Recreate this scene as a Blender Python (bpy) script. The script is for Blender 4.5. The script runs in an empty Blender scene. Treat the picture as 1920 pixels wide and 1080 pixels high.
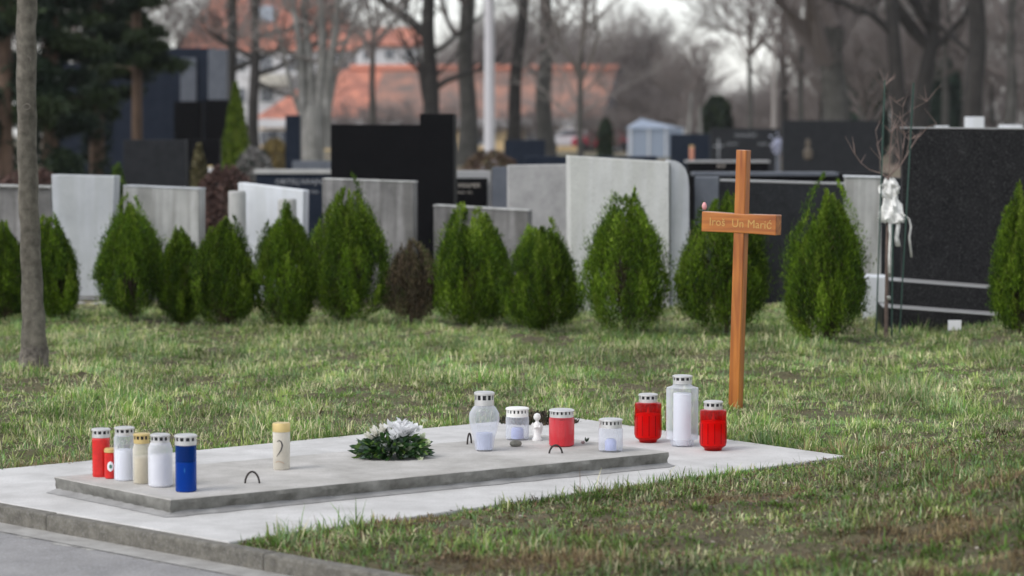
import bpy, math, random
import numpy as np
from mathutils import Vector, Matrix
R = math.radians
sc = bpy.context.scene
C = sc.collection

# ------------------------------------------------------------------ camera
F = 4800.0; H = 1.13; YH = 250.0
PITCH = math.atan((540 - YH) / F)
cam_d = bpy.data.cameras.new('camera'); cam = bpy.data.objects.new('camera', cam_d); C.objects.link(cam)
cam.location = (0, 0, H); cam.rotation_euler = (R(90) - PITCH, 0, 0)
cam_d.sensor_width = 36; cam_d.lens = 36 * F / 1920
cam_d.clip_start = 0.1; cam_d.clip_end = 3000
cam_d.dof.use_dof = True; cam_d.dof.focus_distance = 9.3; cam_d.dof.aperture_fstop = 3.4
sc.camera = cam
sc.render.resolution_x = 1024; sc.render.resolution_y = 576

# ------------------------------------------------------------------ sky and sun (bright overcast)
SUN_EL = 50; SUN_AZ = -125      # azimuth measured from +Y towards +X
w = bpy.data.worlds.new('World'); sc.world = w; w.use_nodes = True
nt = w.node_tree; bg = nt.nodes['Background']
sky = nt.nodes.new('ShaderNodeTexSky'); sky.sky_type = 'NISHITA'; sky.sun_disc = False
sky.sun_elevation = R(SUN_EL); sky.sun_rotation = R(SUN_AZ); sky.dust_density = 1.0; sky.air_density = 1.0
hs = nt.nodes.new('ShaderNodeHueSaturation'); hs.inputs['Saturation'].default_value = 0.26
nt.links.new(sky.outputs[0], hs.inputs['Color']); nt.links.new(hs.outputs[0], bg.inputs['Color'])
bg.inputs['Strength'].default_value = 0.15
sd = bpy.data.lights.new('sun', 'SUN'); sd.energy = 0.85; sd.angle = R(20); sd.color = (1, 0.97, 0.93)
so = bpy.data.objects.new('sun', sd); C.objects.link(so)
az = R(SUN_AZ); el = R(SUN_EL)
sdir = Vector((math.sin(az) * math.cos(el), math.cos(az) * math.cos(el), math.sin(el)))
so.rotation_euler = sdir.to_track_quat('Z', 'Y').to_euler()
so.location = (0, 0, 30)
sc.view_settings.view_transform = 'Standard'; sc.view_settings.look = 'None'
sc.view_settings.exposure = 0.72; sc.view_settings.gamma = 1

# ------------------------------------------------------------------ pixel -> world
fw = np.array([0, math.cos(PITCH), -math.sin(PITCH)]); up = np.array([0, math.sin(PITCH), math.cos(PITCH)])
def ray(px, py): return fw * F + np.array([px - 960.0, 0, 0]) + up * (540 - py)
def G(px, py, z=0.0):
    d = ray(px, py); t = (z - H) / d[2]
    return Vector((d[0] * t, d[1] * t, z))
def at(px, py, Y):
    d = ray(px, py); t = Y / d[1]
    return Vector((d[0] * t, Y, H + d[2] * t))
def on(px, py, X0, Y0, rot):
    """the point of pixel (px,py) on a vertical plane through (X0,Y0) turned by rot"""
    n = np.array([math.sin(rot), -math.cos(rot), 0]); d = ray(px, py)
    t = (np.array([X0, Y0, H]) - np.array([0, 0, H])).dot(n) / d.dot(n)
    return Vector((d[0] * t, d[1] * t, H + d[2] * t))
def sc_at(Y): return F / Y     # pixels per metre

# ------------------------------------------------------------------ materials
def M(name): 
    m = bpy.data.materials.new(name); m.use_nodes = True; return m
def P(m): return m.node_tree.nodes['Principled BSDF']
def N(m, t): return m.node_tree.nodes.new(t)
def L(m, a, b): m.node_tree.links.new(a, b)
def plain(name, col, rough=0.6, metal=0.0, var=0.0, scale=20, bump=0.0):
    m = M(name); b = P(m); b.inputs['Roughness'].default_value = rough; b.inputs['Metallic'].default_value = metal
    b.inputs['Base Color'].default_value = (*col, 1)
    if var or bump:
        tc = N(m, 'ShaderNodeTexCoord'); n = N(m, 'ShaderNodeTexNoise'); n.inputs['Scale'].default_value = scale; n.inputs['Detail'].default_value = 8
        L(m, tc.outputs['Object'], n.inputs['Vector'])
        r = N(m, 'ShaderNodeValToRGB'); r.color_ramp.elements[0].position = 0.3; r.color_ramp.elements[1].position = 0.72
        r.color_ramp.elements[0].color = (*[c * (1 - var) for c in col], 1); r.color_ramp.elements[1].color = (*[min(1, c * (1 + var)) for c in col], 1)
        L(m, n.outputs['Fac'], r.inputs['Fac']); L(m, r.outputs[0], b.inputs['Base Color'])
        if bump:
            bp = N(m, 'ShaderNodeBump'); bp.inputs['Strength'].default_value = bump; bp.inputs['Distance'].default_value = 0.01
            L(m, n.outputs['Fac'], bp.inputs['Height']); L(m, bp.outputs[0], b.inputs['Normal'])
    return m
def stone_mat(name, a, b_, speck=0.0, streak=0.0, rough=0.75, scale=3.0, spec_col=(0.5, 0.5, 0.5)):
    """weathered stone: blotches, vertical run-off streaks and fine grain"""
    m = M(name); b = P(m); b.inputs['Roughness'].default_value = rough
    tc = N(m, 'ShaderNodeTexCoord'); n = N(m, 'ShaderNodeTexNoise'); n.inputs['Scale'].default_value = scale; n.inputs['Detail'].default_value = 9; n.inputs['Roughness'].default_value = 0.65
    L(m, tc.outputs['Object'], n.inputs['Vector'])
    r = N(m, 'ShaderNodeValToRGB'); r.color_ramp.elements[0].position = 0.34; r.color_ramp.elements[1].position = 0.66
    r.color_ramp.elements[0].color = (*a, 1); r.color_ramp.elements[1].color = (*b_, 1)
    L(m, n.outputs['Fac'], r.inputs['Fac']); out = r.outputs[0]
    if streak:
        mp = N(m, 'ShaderNodeMapping'); mp.inputs['Scale'].default_value = (9, 9, 0.8)
        L(m, tc.outputs['Object'], mp.inputs['Vector'])
        n2 = N(m, 'ShaderNodeTexNoise'); n2.inputs['Scale'].default_value = 1.6; n2.inputs['Detail'].default_value = 5
        L(m, mp.outputs[0], n2.inputs['Vector'])
        r2 = N(m, 'ShaderNodeValToRGB'); r2.color_ramp.elements[0].position = 0.42; r2.color_ramp.elements[1].position = 0.6
        k = 1 - streak; r2.color_ramp.elements[0].color = (k, k, k * 0.97, 1); r2.color_ramp.elements[1].color = (1, 1, 1, 1)
        L(m, n2.outputs['Fac'], r2.inputs['Fac'])
        x = N(m, 'ShaderNodeMix'); x.data_type = 'RGBA'; x.blend_type = 'MULTIPLY'; x.inputs[0].default_value = 1
        L(m, out, x.inputs[6]); L(m, r2.outputs[0], x.inputs[7]); out = x.outputs[2]
    if speck:
        n3 = N(m, 'ShaderNodeTexNoise'); n3.inputs['Scale'].default_value = 140; n3.inputs['Detail'].default_value = 2
        L(m, tc.outputs['Object'], n3.inputs['Vector'])
        r3 = N(m, 'ShaderNodeValToRGB'); r3.color_ramp.elements[0].position = 0.5; r3.color_ramp.elements[1].position = 0.66
        r3.color_ramp.elements[0].color = (0, 0, 0, 1); r3.color_ramp.elements[1].color = (speck, speck, speck, 1)
        L(m, n3.outputs['Fac'], r3.inputs['Fac'])
        x = N(m, 'ShaderNodeMix'); x.data_type = 'RGBA'; x.inputs[7].default_value = (*spec_col, 1)
        L(m, r3.outputs[0], x.inputs[0]); L(m, out, x.inputs[6]); out = x.outputs[2]
    L(m, out, b.inputs['Base Color'])
    bp = N(m, 'ShaderNodeBump'); bp.inputs['Strength'].default_value = 0.25; bp.inputs['Distance'].default_value = 0.006
    L(m, n.outputs['Fac'], bp.inputs['Height']); L(m, bp.outputs[0], b.inputs['Normal'])
    return m
def col_mat(name, rough=0.6, trans=0.25, tint=(1, 1, 1)):
    """foliage: colour comes from the mesh's own colour attribute"""
    m = M(name); b = P(m); a = N(m, 'ShaderNodeVertexColor'); a.layer_name = 'Col'
    L(m, a.outputs[0], b.inputs['Base Color']); b.inputs['Roughness'].default_value = rough
    b.inputs['Specular IOR Level'].default_value = 0.3
    if trans:
        t = N(m, 'ShaderNodeBsdfTranslucent'); L(m, a.outputs[0], t.inputs[0])
        x = N(m, 'ShaderNodeMixShader'); x.inputs[0].default_value = trans
        L(m, b.outputs[0], x.inputs[1]); L(m, t.outputs[0], x.inputs[2])
        L(m, x.outputs[0], m.node_tree.nodes['Material Output'].inputs['Surface'])
    return m
def clear_mat(name, tint, body, opac, rough=0.08):
    """thin clear or coloured plastic: see-through, partly milky, with a glossy skin"""
    m = M(name); t = N(m, 'ShaderNodeBsdfTransparent'); t.inputs[0].default_value = (*tint, 1)
    b = P(m); b.inputs['Base Color'].default_value = (*body, 1); b.inputs['Roughness'].default_value = rough
    lw = N(m, 'ShaderNodeLayerWeight'); lw.inputs[0].default_value = 0.35
    mr = N(m, 'ShaderNodeMapRange'); mr.inputs[3].default_value = opac; mr.inputs[4].default_value = min(1, opac + 0.5)
    L(m, lw.outputs['Facing'], mr.inputs[0])
    x = N(m, 'ShaderNodeMixShader'); L(m, mr.outputs[0], x.inputs[0]); L(m, t.outputs[0], x.inputs[1]); L(m, b.outputs[0], x.inputs[2])
    L(m, x.outputs[0], m.node_tree.nodes['Material Output'].inputs['Surface'])
    return m

# ------------------------------------------------------------------ mesh helper
class MB:
    def __init__(s): s.v = []; s.f = []; s.c = []
    def add(s, vs, fs, col=None):
        o = len(s.v); s.v += [tuple(v) for v in vs]; s.f += [tuple(i + o for i in f) for f in fs]
        if col is not None: s.c += [col] * len(vs)
        return s
    def box(s, x0, x1, y0, y1, z0, z1, mat=None, col=None):
        vs = [Vector(p) for p in ((x0,y0,z0),(x1,y0,z0),(x1,y1,z0),(x0,y1,z0),(x0,y0,z1),(x1,y0,z1),(x1,y1,z1),(x0,y1,z1))]
        if mat is not None: vs = [mat @ v for v in vs]
        return s.add(vs, [(0,3,2,1),(4,5,6,7),(0,1,5,4),(1,2,6,5),(2,3,7,6),(3,0,4,7)], col)
    def prism(s, pts, vec):
        """polygon pts (front, counter-clockwise seen from outside) extruded along vec"""
        n = len(pts); a = [Vector(p) for p in pts]; b = [p + vec for p in a]
        return s.add(a + b, [tuple(range(n)), tuple(range(2*n-1, n-1, -1))] + [(i, i+n, (i+1) % n + n, (i+1) % n) for i in range(n)])
    def lathe(s, prof, n=24, c=(0, 0, 0), cap0=False, cap1=False):
        vs = []; fs = []
        for r, z in prof:
            for k in range(n):
                a = 2 * math.pi * k / n; vs.append((c[0] + r * math.cos(a), c[1] + r * math.sin(a), c[2] + z))
        for i in range(len(prof) - 1):
            for k in range(n):
                k2 = (k + 1) % n; fs.append((i*n+k, i*n+k2, (i+1)*n+k2, (i+1)*n+k))
        if cap0: fs.append(tuple(range(n-1, -1, -1)))
        if cap1: fs.append(tuple((len(prof)-1)*n + k for k in range(n)))
        return s.add(vs, fs)
    def tube(s, path, rad, n=6, col=None, cap=True):
        path = [Vector(p) for p in path]; vs = []; fs = []; m = len(path)
        if not hasattr(rad, '__len__'): rad = [rad] * m
        u = None
        for i, p in enumerate(path):
            t = (path[min(i+1, m-1)] - path[max(i-1, 0)])
            if t.length < 1e-9: t = Vector((0, 0, 1))
            t.normalize()
            if u is None:
                u = t.cross(Vector((0.31, 0.95, 0.1))); 
                if u.length < 0.1: u = t.cross(Vector((1, 0, 0)))
            u = (u - t * u.dot(t)).normalized(); w_ = t.cross(u)
            for k in range(n):
                a = 2 * math.pi * k / n; vs.append(p + (u * math.cos(a) + w_ * math.sin(a)) * rad[i])
        for i in range(m - 1):
            for k in range(n):
                k2 = (k + 1) % n; fs.append((i*n+k, i*n+k2, (i+1)*n+k2, (i+1)*n+k))
        if cap: fs.append(tuple(range(n-1, -1, -1))); fs.append(tuple((m-1)*n + k for k in range(n)))
        return s.add(vs, fs, col)
    def build(s, name, mat, parent=None, smooth=False, bevel=0.0):
        me = bpy.data.meshes.new(name); me.from_pydata(s.v, [], s.f); me.update()
        if s.c and len(s.c) == len(s.v):
            a = me.color_attributes.new('Col', 'FLOAT_COLOR', 'POINT')
            a.data.foreach_set('color', np.array([(*c, 1) for c in s.c], dtype=np.float32).ravel())
        me.materials.append(mat)
        if smooth:
            me.polygons.foreach_set('use_smooth', [True] * len(me.polygons))
            try: me.set_sharp_from_angle(angle=R(40))
            except Exception: pass
        o = bpy.data.objects.new(name, me); C.objects.link(o)
        if parent is not None: o.parent = parent
        if bevel:
            b = o.modifiers.new('bevel', 'BEVEL'); b.width = bevel; b.segments = 2; b.limit_method = 'ANGLE'
        return o
def np_obj(name, V, Fc, mat, parent=None, col=None):
    """fast mesh of triangles or quads from arrays"""
    me = bpy.data.meshes.new(name); k = Fc.shape[1]
    me.vertices.add(len(V)); me.vertices.foreach_set('co', V.astype(np.float32).ravel())
    me.loops.add(Fc.size); me.loops.foreach_set('vertex_index', Fc.astype(np.int32).ravel())
    me.polygons.add(len(Fc)); me.polygons.foreach_set('loop_start', np.arange(0, Fc.size, k, dtype=np.int32))
    me.update(calc_edges=True)
    if col is not None:
        a = me.color_attributes.new('Col', 'FLOAT_COLOR', 'POINT')
        cc = np.ones((len(V), 4), dtype=np.float32); cc[:, :3] = col; a.data.foreach_set('color', cc.ravel())
    me.materials.append(mat); o = bpy.data.objects.new(name, me); C.objects.link(o)
    if parent is not None: o.parent = parent
    return o
def thing(name, label, cat, loc=(0, 0, 0), rz=0, group=None):
    o = bpy.data.objects.new(name, None); C.objects.link(o); o.location = loc; o.rotation_euler = (0, 0, rz); o.empty_display_size = 0.05
    return tag(o, label, cat, group)
def tag(o, label, cat, group=None):
    o['label'] = label; o['category'] = cat
    if group: o['group'] = group
    return o
def struct(o): o['kind'] = 'structure'; return o
def stuff(o, label, cat): o['kind'] = 'stuff'; return tag(o, label, cat)
def dup(root, loc, rz, label, scale=None):
    r = root.copy(); C.objects.link(r); r.location = loc; r.rotation_euler = (0, 0, rz); r['label'] = label
    if scale is not None: r.scale = scale
    for ch in list(root.children):
        c = ch.copy(); C.objects.link(c); c.parent = r
        for g in ch.children:
            d = g.copy(); C.objects.link(d); d.parent = c
    return r
dg = None
def text_mb(s, size, extrude=0.0008):
    """letters as a mesh centred on the origin in the XZ plane facing -Y"""
    cu = bpy.data.curves.new('lettering', 'FONT'); cu.body = s; cu.size = size; cu.align_x = 'CENTER'; cu.align_y = 'CENTER'; cu.extrude = extrude; cu.resolution_u = 3
    o = bpy.data.objects.new('lettering', cu); C.objects.link(o); bpy.context.view_layer.update()
    me = o.to_mesh(); mb = MB()
    mb.add([(v.co.x, -v.co.z, v.co.y) for v in me.vertices], [tuple(p.vertices) for p in me.polygons])
    o.to_mesh_clear(); bpy.data.objects.remove(o); bpy.data.curves.remove(cu)
    return mb
def rng(seed): return np.random.default_rng(seed)

# ------------------------------------------------------------------ palette
m_pad = stone_mat('pale_concrete', (0.43, 0.42, 0.405), (0.60, 0.588, 0.575), speck=.45, rough=0.9, scale=5, spec_col=(.38, .375, .37))
m_slab = stone_mat('weathered_concrete', (0.32, 0.305, 0.28), (0.52, 0.50, 0.475), speck=.4, rough=0.9, scale=5, spec_col=(.30, .29, .27))
m_kerb = stone_mat('kerb_concrete', (0.085, 0.078, 0.065), (0.18, 0.168, 0.142), speck=.12, rough=0.95, scale=26)
m_gut = stone_mat('gutter_mortar', (0.25, 0.24, 0.225), (0.38, 0.37, 0.35), rough=0.95, scale=12)
m_asph = stone_mat('asphalt', (0.19, 0.184, 0.182), (0.27, 0.262, 0.258), speck=0.6, rough=0.95, scale=6, spec_col=(0.35, 0.35, 0.36))
m_iron = plain('rusty_iron', (0.035, 0.028, 0.024), 0.7, 0.3, var=0.5, scale=80)

# ------------------------------------------------------------------ ground layout
A0 = np.array([-0.817, 7.011]); AL = np.array([-2.10, 8.26]); AB = np.array([0.187, 10.227]); AR = np.array([1.17, 8.94])
PAD = [A0, AR, AB, AL]
kd = (AL - A0) / np.linalg.norm(AL - A0); kn = np.array([-kd[1], kd[0]]); kn = kn if kn[1] > 0 else -kn   # kn points away from the road, into the lawn
def sd_pad(X, Y):
    """positive inside the concrete pad"""
    d = np.full(np.shape(X), 1e9)
    for i in range(4):
        a = PAD[i]; b = PAD[(i+1) % 4]; e = (b - a) / np.linalg.norm(b - a)
        d = np.minimum(d, -(X - a[0]) * e[1] + (Y - a[1]) * e[0])
    return d
def sd_kerb(X, Y): return (X - A0[0]) * kn[0] + (Y - A0[1]) * kn[1]       # > 0 lawn side
_r = rng(5); _ph = _r.uniform(0, 6.28, (14, 2)); _dr = _r.uniform(0, 6.28, 14); _fr = _r.uniform(0.7, 6, 14)
def bumps(X, Y):
    z = 0
    for i in range(14):
        z = z + np.sin((X * math.cos(_dr[i]) + Y * math.sin(_dr[i])) * _fr[i] + _ph[i, 0]) / (1 + _fr[i]) 
    return z * 0.022
def smooth(x): x = np.clip(x, 0, 1); return x * x * (3 - 2 * x)
def lawn_z(X, Y):
    X = np.asarray(X, float); Y = np.asarray(Y, float)
    z = -0.012 + bumps(X, Y) * smooth(np.maximum(-sd_pad(X, Y), 0) / 0.5) * smooth((sd_kerb(X, Y)) / 0.4)
    hum = 0
    for i_, (ff, aa) in enumerate(((23, .4), (31, 1.5), (27, 2.6), (41, .9), (37, 2.1))): hum = hum + np.sin((X * math.cos(aa) + Y * math.sin(aa)) * ff + i_ * 1.7 + 1.5 * np.sin(X * 5 + Y * 3 + i_))
    z = z + 0.0055 * hum * smooth(np.maximum(-sd_pad(X, Y) - .03, 0) / 0.15) * smooth((sd_kerb(X, Y) - .06) / 0.15) * smooth((18 - Y) / 2)
    z = z + 0.22 * smooth((X - 1.0 - 0.0 * Y) / 1.1) * smooth((9.4 - Y) / 1.6) * smooth(sd_kerb(X, Y) / 0.8)
    z = z + 0.05 * smooth((X - 0.4) / 2.5) * smooth((Y - 9) / 3) * smooth((20 - Y) / 4)
    return z
def ground_z(x, y): return float(lawn_z(x, y))

def grid(xs, ys):
    X, Y = np.meshgrid(xs, ys); Z = lawn_z(X, Y)
    s = sd_pad(X, Y); k = sd_kerb(X, Y)
    Z = np.where(s > 0.05, -0.12, Z); Z = np.where(k < 0.03, -0.2, Z)
    V = np.stack([X, Y, Z], -1).reshape(-1, 3); nx = len(xs); ny = len(ys)
    i = np.arange(ny - 1)[:, None] * nx + np.arange(nx - 1)[None, :]; i = i.ravel()
    return V, np.stack([i, i + 1, i + nx + 1, i + nx], -1)
m_soil = M('lawn_soil')
def soil_nodes(m):
    b = P(m); b.inputs['Roughness'].default_value = 0.95
    tc = N(m, 'ShaderNodeTexCoord')
    def noise(sc_, det=6):
        n = N(m, 'ShaderNodeTexNoise'); n.inputs['Scale'].default_value = sc_; n.inputs['Detail'].default_value = det; L(m, tc.outputs['Object'], n.inputs['Vector']); return n
    r = N(m, 'ShaderNodeValToRGB'); L(m, noise(2.5).outputs['Fac'], r.inputs['Fac'])
    r.color_ramp.elements[0].position = 0.35; r.color_ramp.elements[0].color = (0.10, 0.08, 0.05, 1)
    r.color_ramp.elements[1].position = 0.75; r.color_ramp.elements[1].color = (0.11, 0.105, 0.05, 1)
    r2 = N(m, 'ShaderNodeValToRGB'); L(m, noise(70, 9).outputs['Fac'], r2.inputs['Fac'])
    r2.color_ramp.elements[0].color = (0.3, 0.28, 0.27, 1); r2.color_ramp.elements[1].color = (1.5, 1.5, 1.4, 1)
    x = N(m, 'ShaderNodeMix'); x.data_type = 'RGBA'; x.blend_type = 'MULTIPLY'; x.inputs[0].default_value = 1
    L(m, r.outputs[0], x.inputs[6]); L(m, r2.outputs[0], x.inputs[7])
    # leaf litter brown beyond the headstones
    sx = N(m, 'ShaderNodeSeparateXYZ'); L(m, tc.outputs['Object'], sx.inputs[0])
    mr = N(m, 'ShaderNodeMapRange'); mr.inputs[1].default_value = 22; mr.inputs[2].default_value = 50; L(m, sx.outputs['Y'], mr.inputs[0])
    r3 = N(m, 'ShaderNodeValToRGB'); L(m, noise(0.12).outputs['Fac'], r3.inputs['Fac'])
    r3.color_ramp.elements[0].position = 0.42; r3.color_ramp.elements[0].color = (0.14, 0.095, 0.07, 1)
    r3.color_ramp.elements[1].position = 0.62; r3.color_ramp.elements[1].color = (0.12, 0.12, 0.06, 1)
    y = N(m, 'ShaderNodeMix'); y.data_type = 'RGBA'; L(m, mr.outputs[0], y.inputs[0]); L(m, x.outputs[2], y.inputs[6]); L(m, r3.outputs[0], y.inputs[7])
    L(m, y.outputs[2], b.inputs['Base Color'])
    bp = N(m, 'ShaderNodeBump'); bp.inputs['Strength'].default_value = 0.7; bp.inputs['Distance'].default_value = 0.02
    L(m, noise(30).outputs['Fac'], bp.inputs['Height']); L(m, bp.outputs[0], b.inputs['Normal'])
soil_nodes(m_soil)
xs = np.concatenate([np.linspace(-900, -40, 12), np.linspace(-35, -7, 15), np.arange(-6.5, 6.51, 0.06), np.linspace(7, 35, 15), np.linspace(40, 900, 12)])
ys = np.concatenate([np.linspace(-60, 3.5, 12), np.arange(4, 13, 0.06), np.arange(13, 20, 0.25), np.linspace(20.5, 60, 30), np.linspace(70, 1400, 22)])
V, Fc = grid(xs, ys)
gr = np_obj('ground', V, Fc, m_soil); struct(gr)
gr.data.polygons.foreach_set('use_smooth', [True] * len(gr.data.polygons))

def strip(o0, o1, z, t0=-60, t1=60, name='', mat=None, z1=None):
    z = z + 0.017; a = A0 + kd * t0; b = A0 + kd * t1
    mb = MB(); z1 = z if z1 is None else z1
    pts = [(*(a + kn * o0), z), (*(b + kn * o0), z), (*(b + kn * o1), z1), (*(a + kn * o1), z1)]
    mb.add(pts, [(0, 1, 2, 3) if True else None]); o = mb.build(name, mat)
    return o
struct(strip(-60, -0.075, -0.0715, name='road', mat=m_asph))
struct(strip(-0.100, 0.01, -0.069, name='gutter', mat=m_gut))
# crumbly mortar line of the gutter: ragged patches
mb = MB(); rr = rng(3)
for i in range(220):
    t = rr.uniform(-3, 3); o_ = -0.098 + rr.normal(0, 0.008); p = A0 + kd * t + kn * o_; a0 = rr.uniform(0, 6); rad = rr.uniform(0.006, 0.022)
    pts = [(p[0] + math.cos(a0 + k) * rad * rr.uniform(.6, 1.3), p[1] + math.sin(a0 + k) * rad * rr.uniform(.6, 1.3), -0.0541 + 0.000003 * i) for k in (0, 1, 2, 3, 4.2, 5.3)]
    mb.add(pts, [tuple(range(6))])
struct(mb.build('gutter_mortar', m_gut))
# kerb: stones one metre long with joints
mb = MB(); M2 = Matrix(((kd[0], kn[0], 0, A0[0]), (kd[1], kn[1], 0, A0[1]), (0, 0, 1, 0), (0, 0, 0, 1)))
for i in range(-14, 14):
    t0 = i * 1.0 - 0.2; j = 0.002 * math.sin(i * 7.1)
    mb.box(t0 + 0.001, t0 + 0.999, 0.0 + j, 0.055, -0.16, -0.004 + j, mat=M2)
kerb = struct(mb.build('kerb', m_kerb, bevel=0.008))
# concrete pad
mb = MB()
q = [Vector((*(A0 + kn * 0.045), 0)), Vector((*AR, 0)), Vector((*AB, 0)), Vector((*(AL + kn * 0.045), 0))]
mb.prism([p + Vector((0, 0, 0)) for p in q][::-1], Vector((0, 0, -0.14)))
pad = tag(mb.build('concrete_pad', m_pad, bevel=0.004), 'pale flat concrete pad under the raised grave slab beside the kerb', 'concrete pad')
# raised grave slab
S0 = Vector((-1.0095, 7.508, 0)); SR = Vector((0.5346, 8.650, 0)); SL = Vector((-1.443, 8.014, 0)); SB = SR + SL - S0
slab = thing('grave_slab', 'low raised concrete grave slab with iron loop handles on the pale pad', 'grave slab', S0)
def rel(p): return Vector(p) - S0
mb = MB()
def lerp(a, b, t): return a + (b - a) * t
def ring_at(z, ins, amp=1.0):
    ring = []
    for a, b in ((S0, SR), (SR, SB), (SB, SL), (SL, S0)):
        m_ = max(12, int((b - a).length / 0.02))
        for k in range(m_):
            p = lerp(a, b, k / m_); inw = Vector((b.y - a.y, a.x - b.x, 0)).normalized() * -1
            if k == 0: inw = (cen - p).normalized()
            jit = amp * (0.0016 * math.sin(p.x * 37 + p.y * 23 + z * 90) + 0.0012 * math.sin(p.x * 91 - p.y * 60 + z * 300))
            ring.append(rel(p + inw * (ins + jit)) + Vector((0, 0, z)))
    return ring
cen = (S0 + SB) / 2
def skin(rings, top):
    n = len(rings[0]); vs = [p for r_ in rings for p in r_]; fs = []
    for i in range(len(rings) - 1):
        for k in range(n): fs.append((i*n+k, i*n+(k+1) % n, (i+1)*n+(k+1) % n, (i+1)*n+k))
    if top: fs.append(tuple((len(rings) - 1) * n + k for k in range(n)))
    return vs, fs
m_side = stone_mat('shade_toned_slab_edge', (0.10, 0.097, 0.085), (0.24, 0.235, 0.215), rough=0.95, scale=16)  # stained slab sides, their shade put into a darker colour than the top
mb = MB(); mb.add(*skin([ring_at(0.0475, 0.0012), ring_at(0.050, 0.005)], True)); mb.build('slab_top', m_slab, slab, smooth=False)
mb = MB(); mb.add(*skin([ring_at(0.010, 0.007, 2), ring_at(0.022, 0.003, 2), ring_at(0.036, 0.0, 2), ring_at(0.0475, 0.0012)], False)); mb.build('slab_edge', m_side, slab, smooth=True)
m_mortar = stone_mat('slab_bedding', (0.22, 0.215, 0.21), (0.34, 0.335, 0.33), rough=0.95, scale=10)
mb = MB(); mb.add(*skin([ring_at(0.0015, -0.022, 2), ring_at(0.006, -0.006, 2), ring_at(0.014, 0.009, 1)], False)); mb.build('bedding', m_mortar, slab, smooth=True)
for px, py, ax, hh, wd in ((473, 906, 0, 0.038, 0.036), (1042, 850, 0.1, 0.03, 0.036), (880, 832, 1.2, 0.038, 0.03), (290, 868, 0.3, 0.04, 0.034)):
    c = G(px, py, 0.05); mb = MB(); pth = []
    for k in range(13):
        a = math.pi * k / 12; u_ = math.cos(a) * wd / 2 * (1 + 0.25 * (1 - math.sin(a)));
        pth.append(rel(c + Vector((u_ * math.cos(ax), u_ * math.sin(ax), math.sin(a) ** 0.8 * hh - 0.002))))
    mb.tube(pth, 0.0032, 7); mb.build('loop_handle', m_iron, slab, smooth=True)

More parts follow.
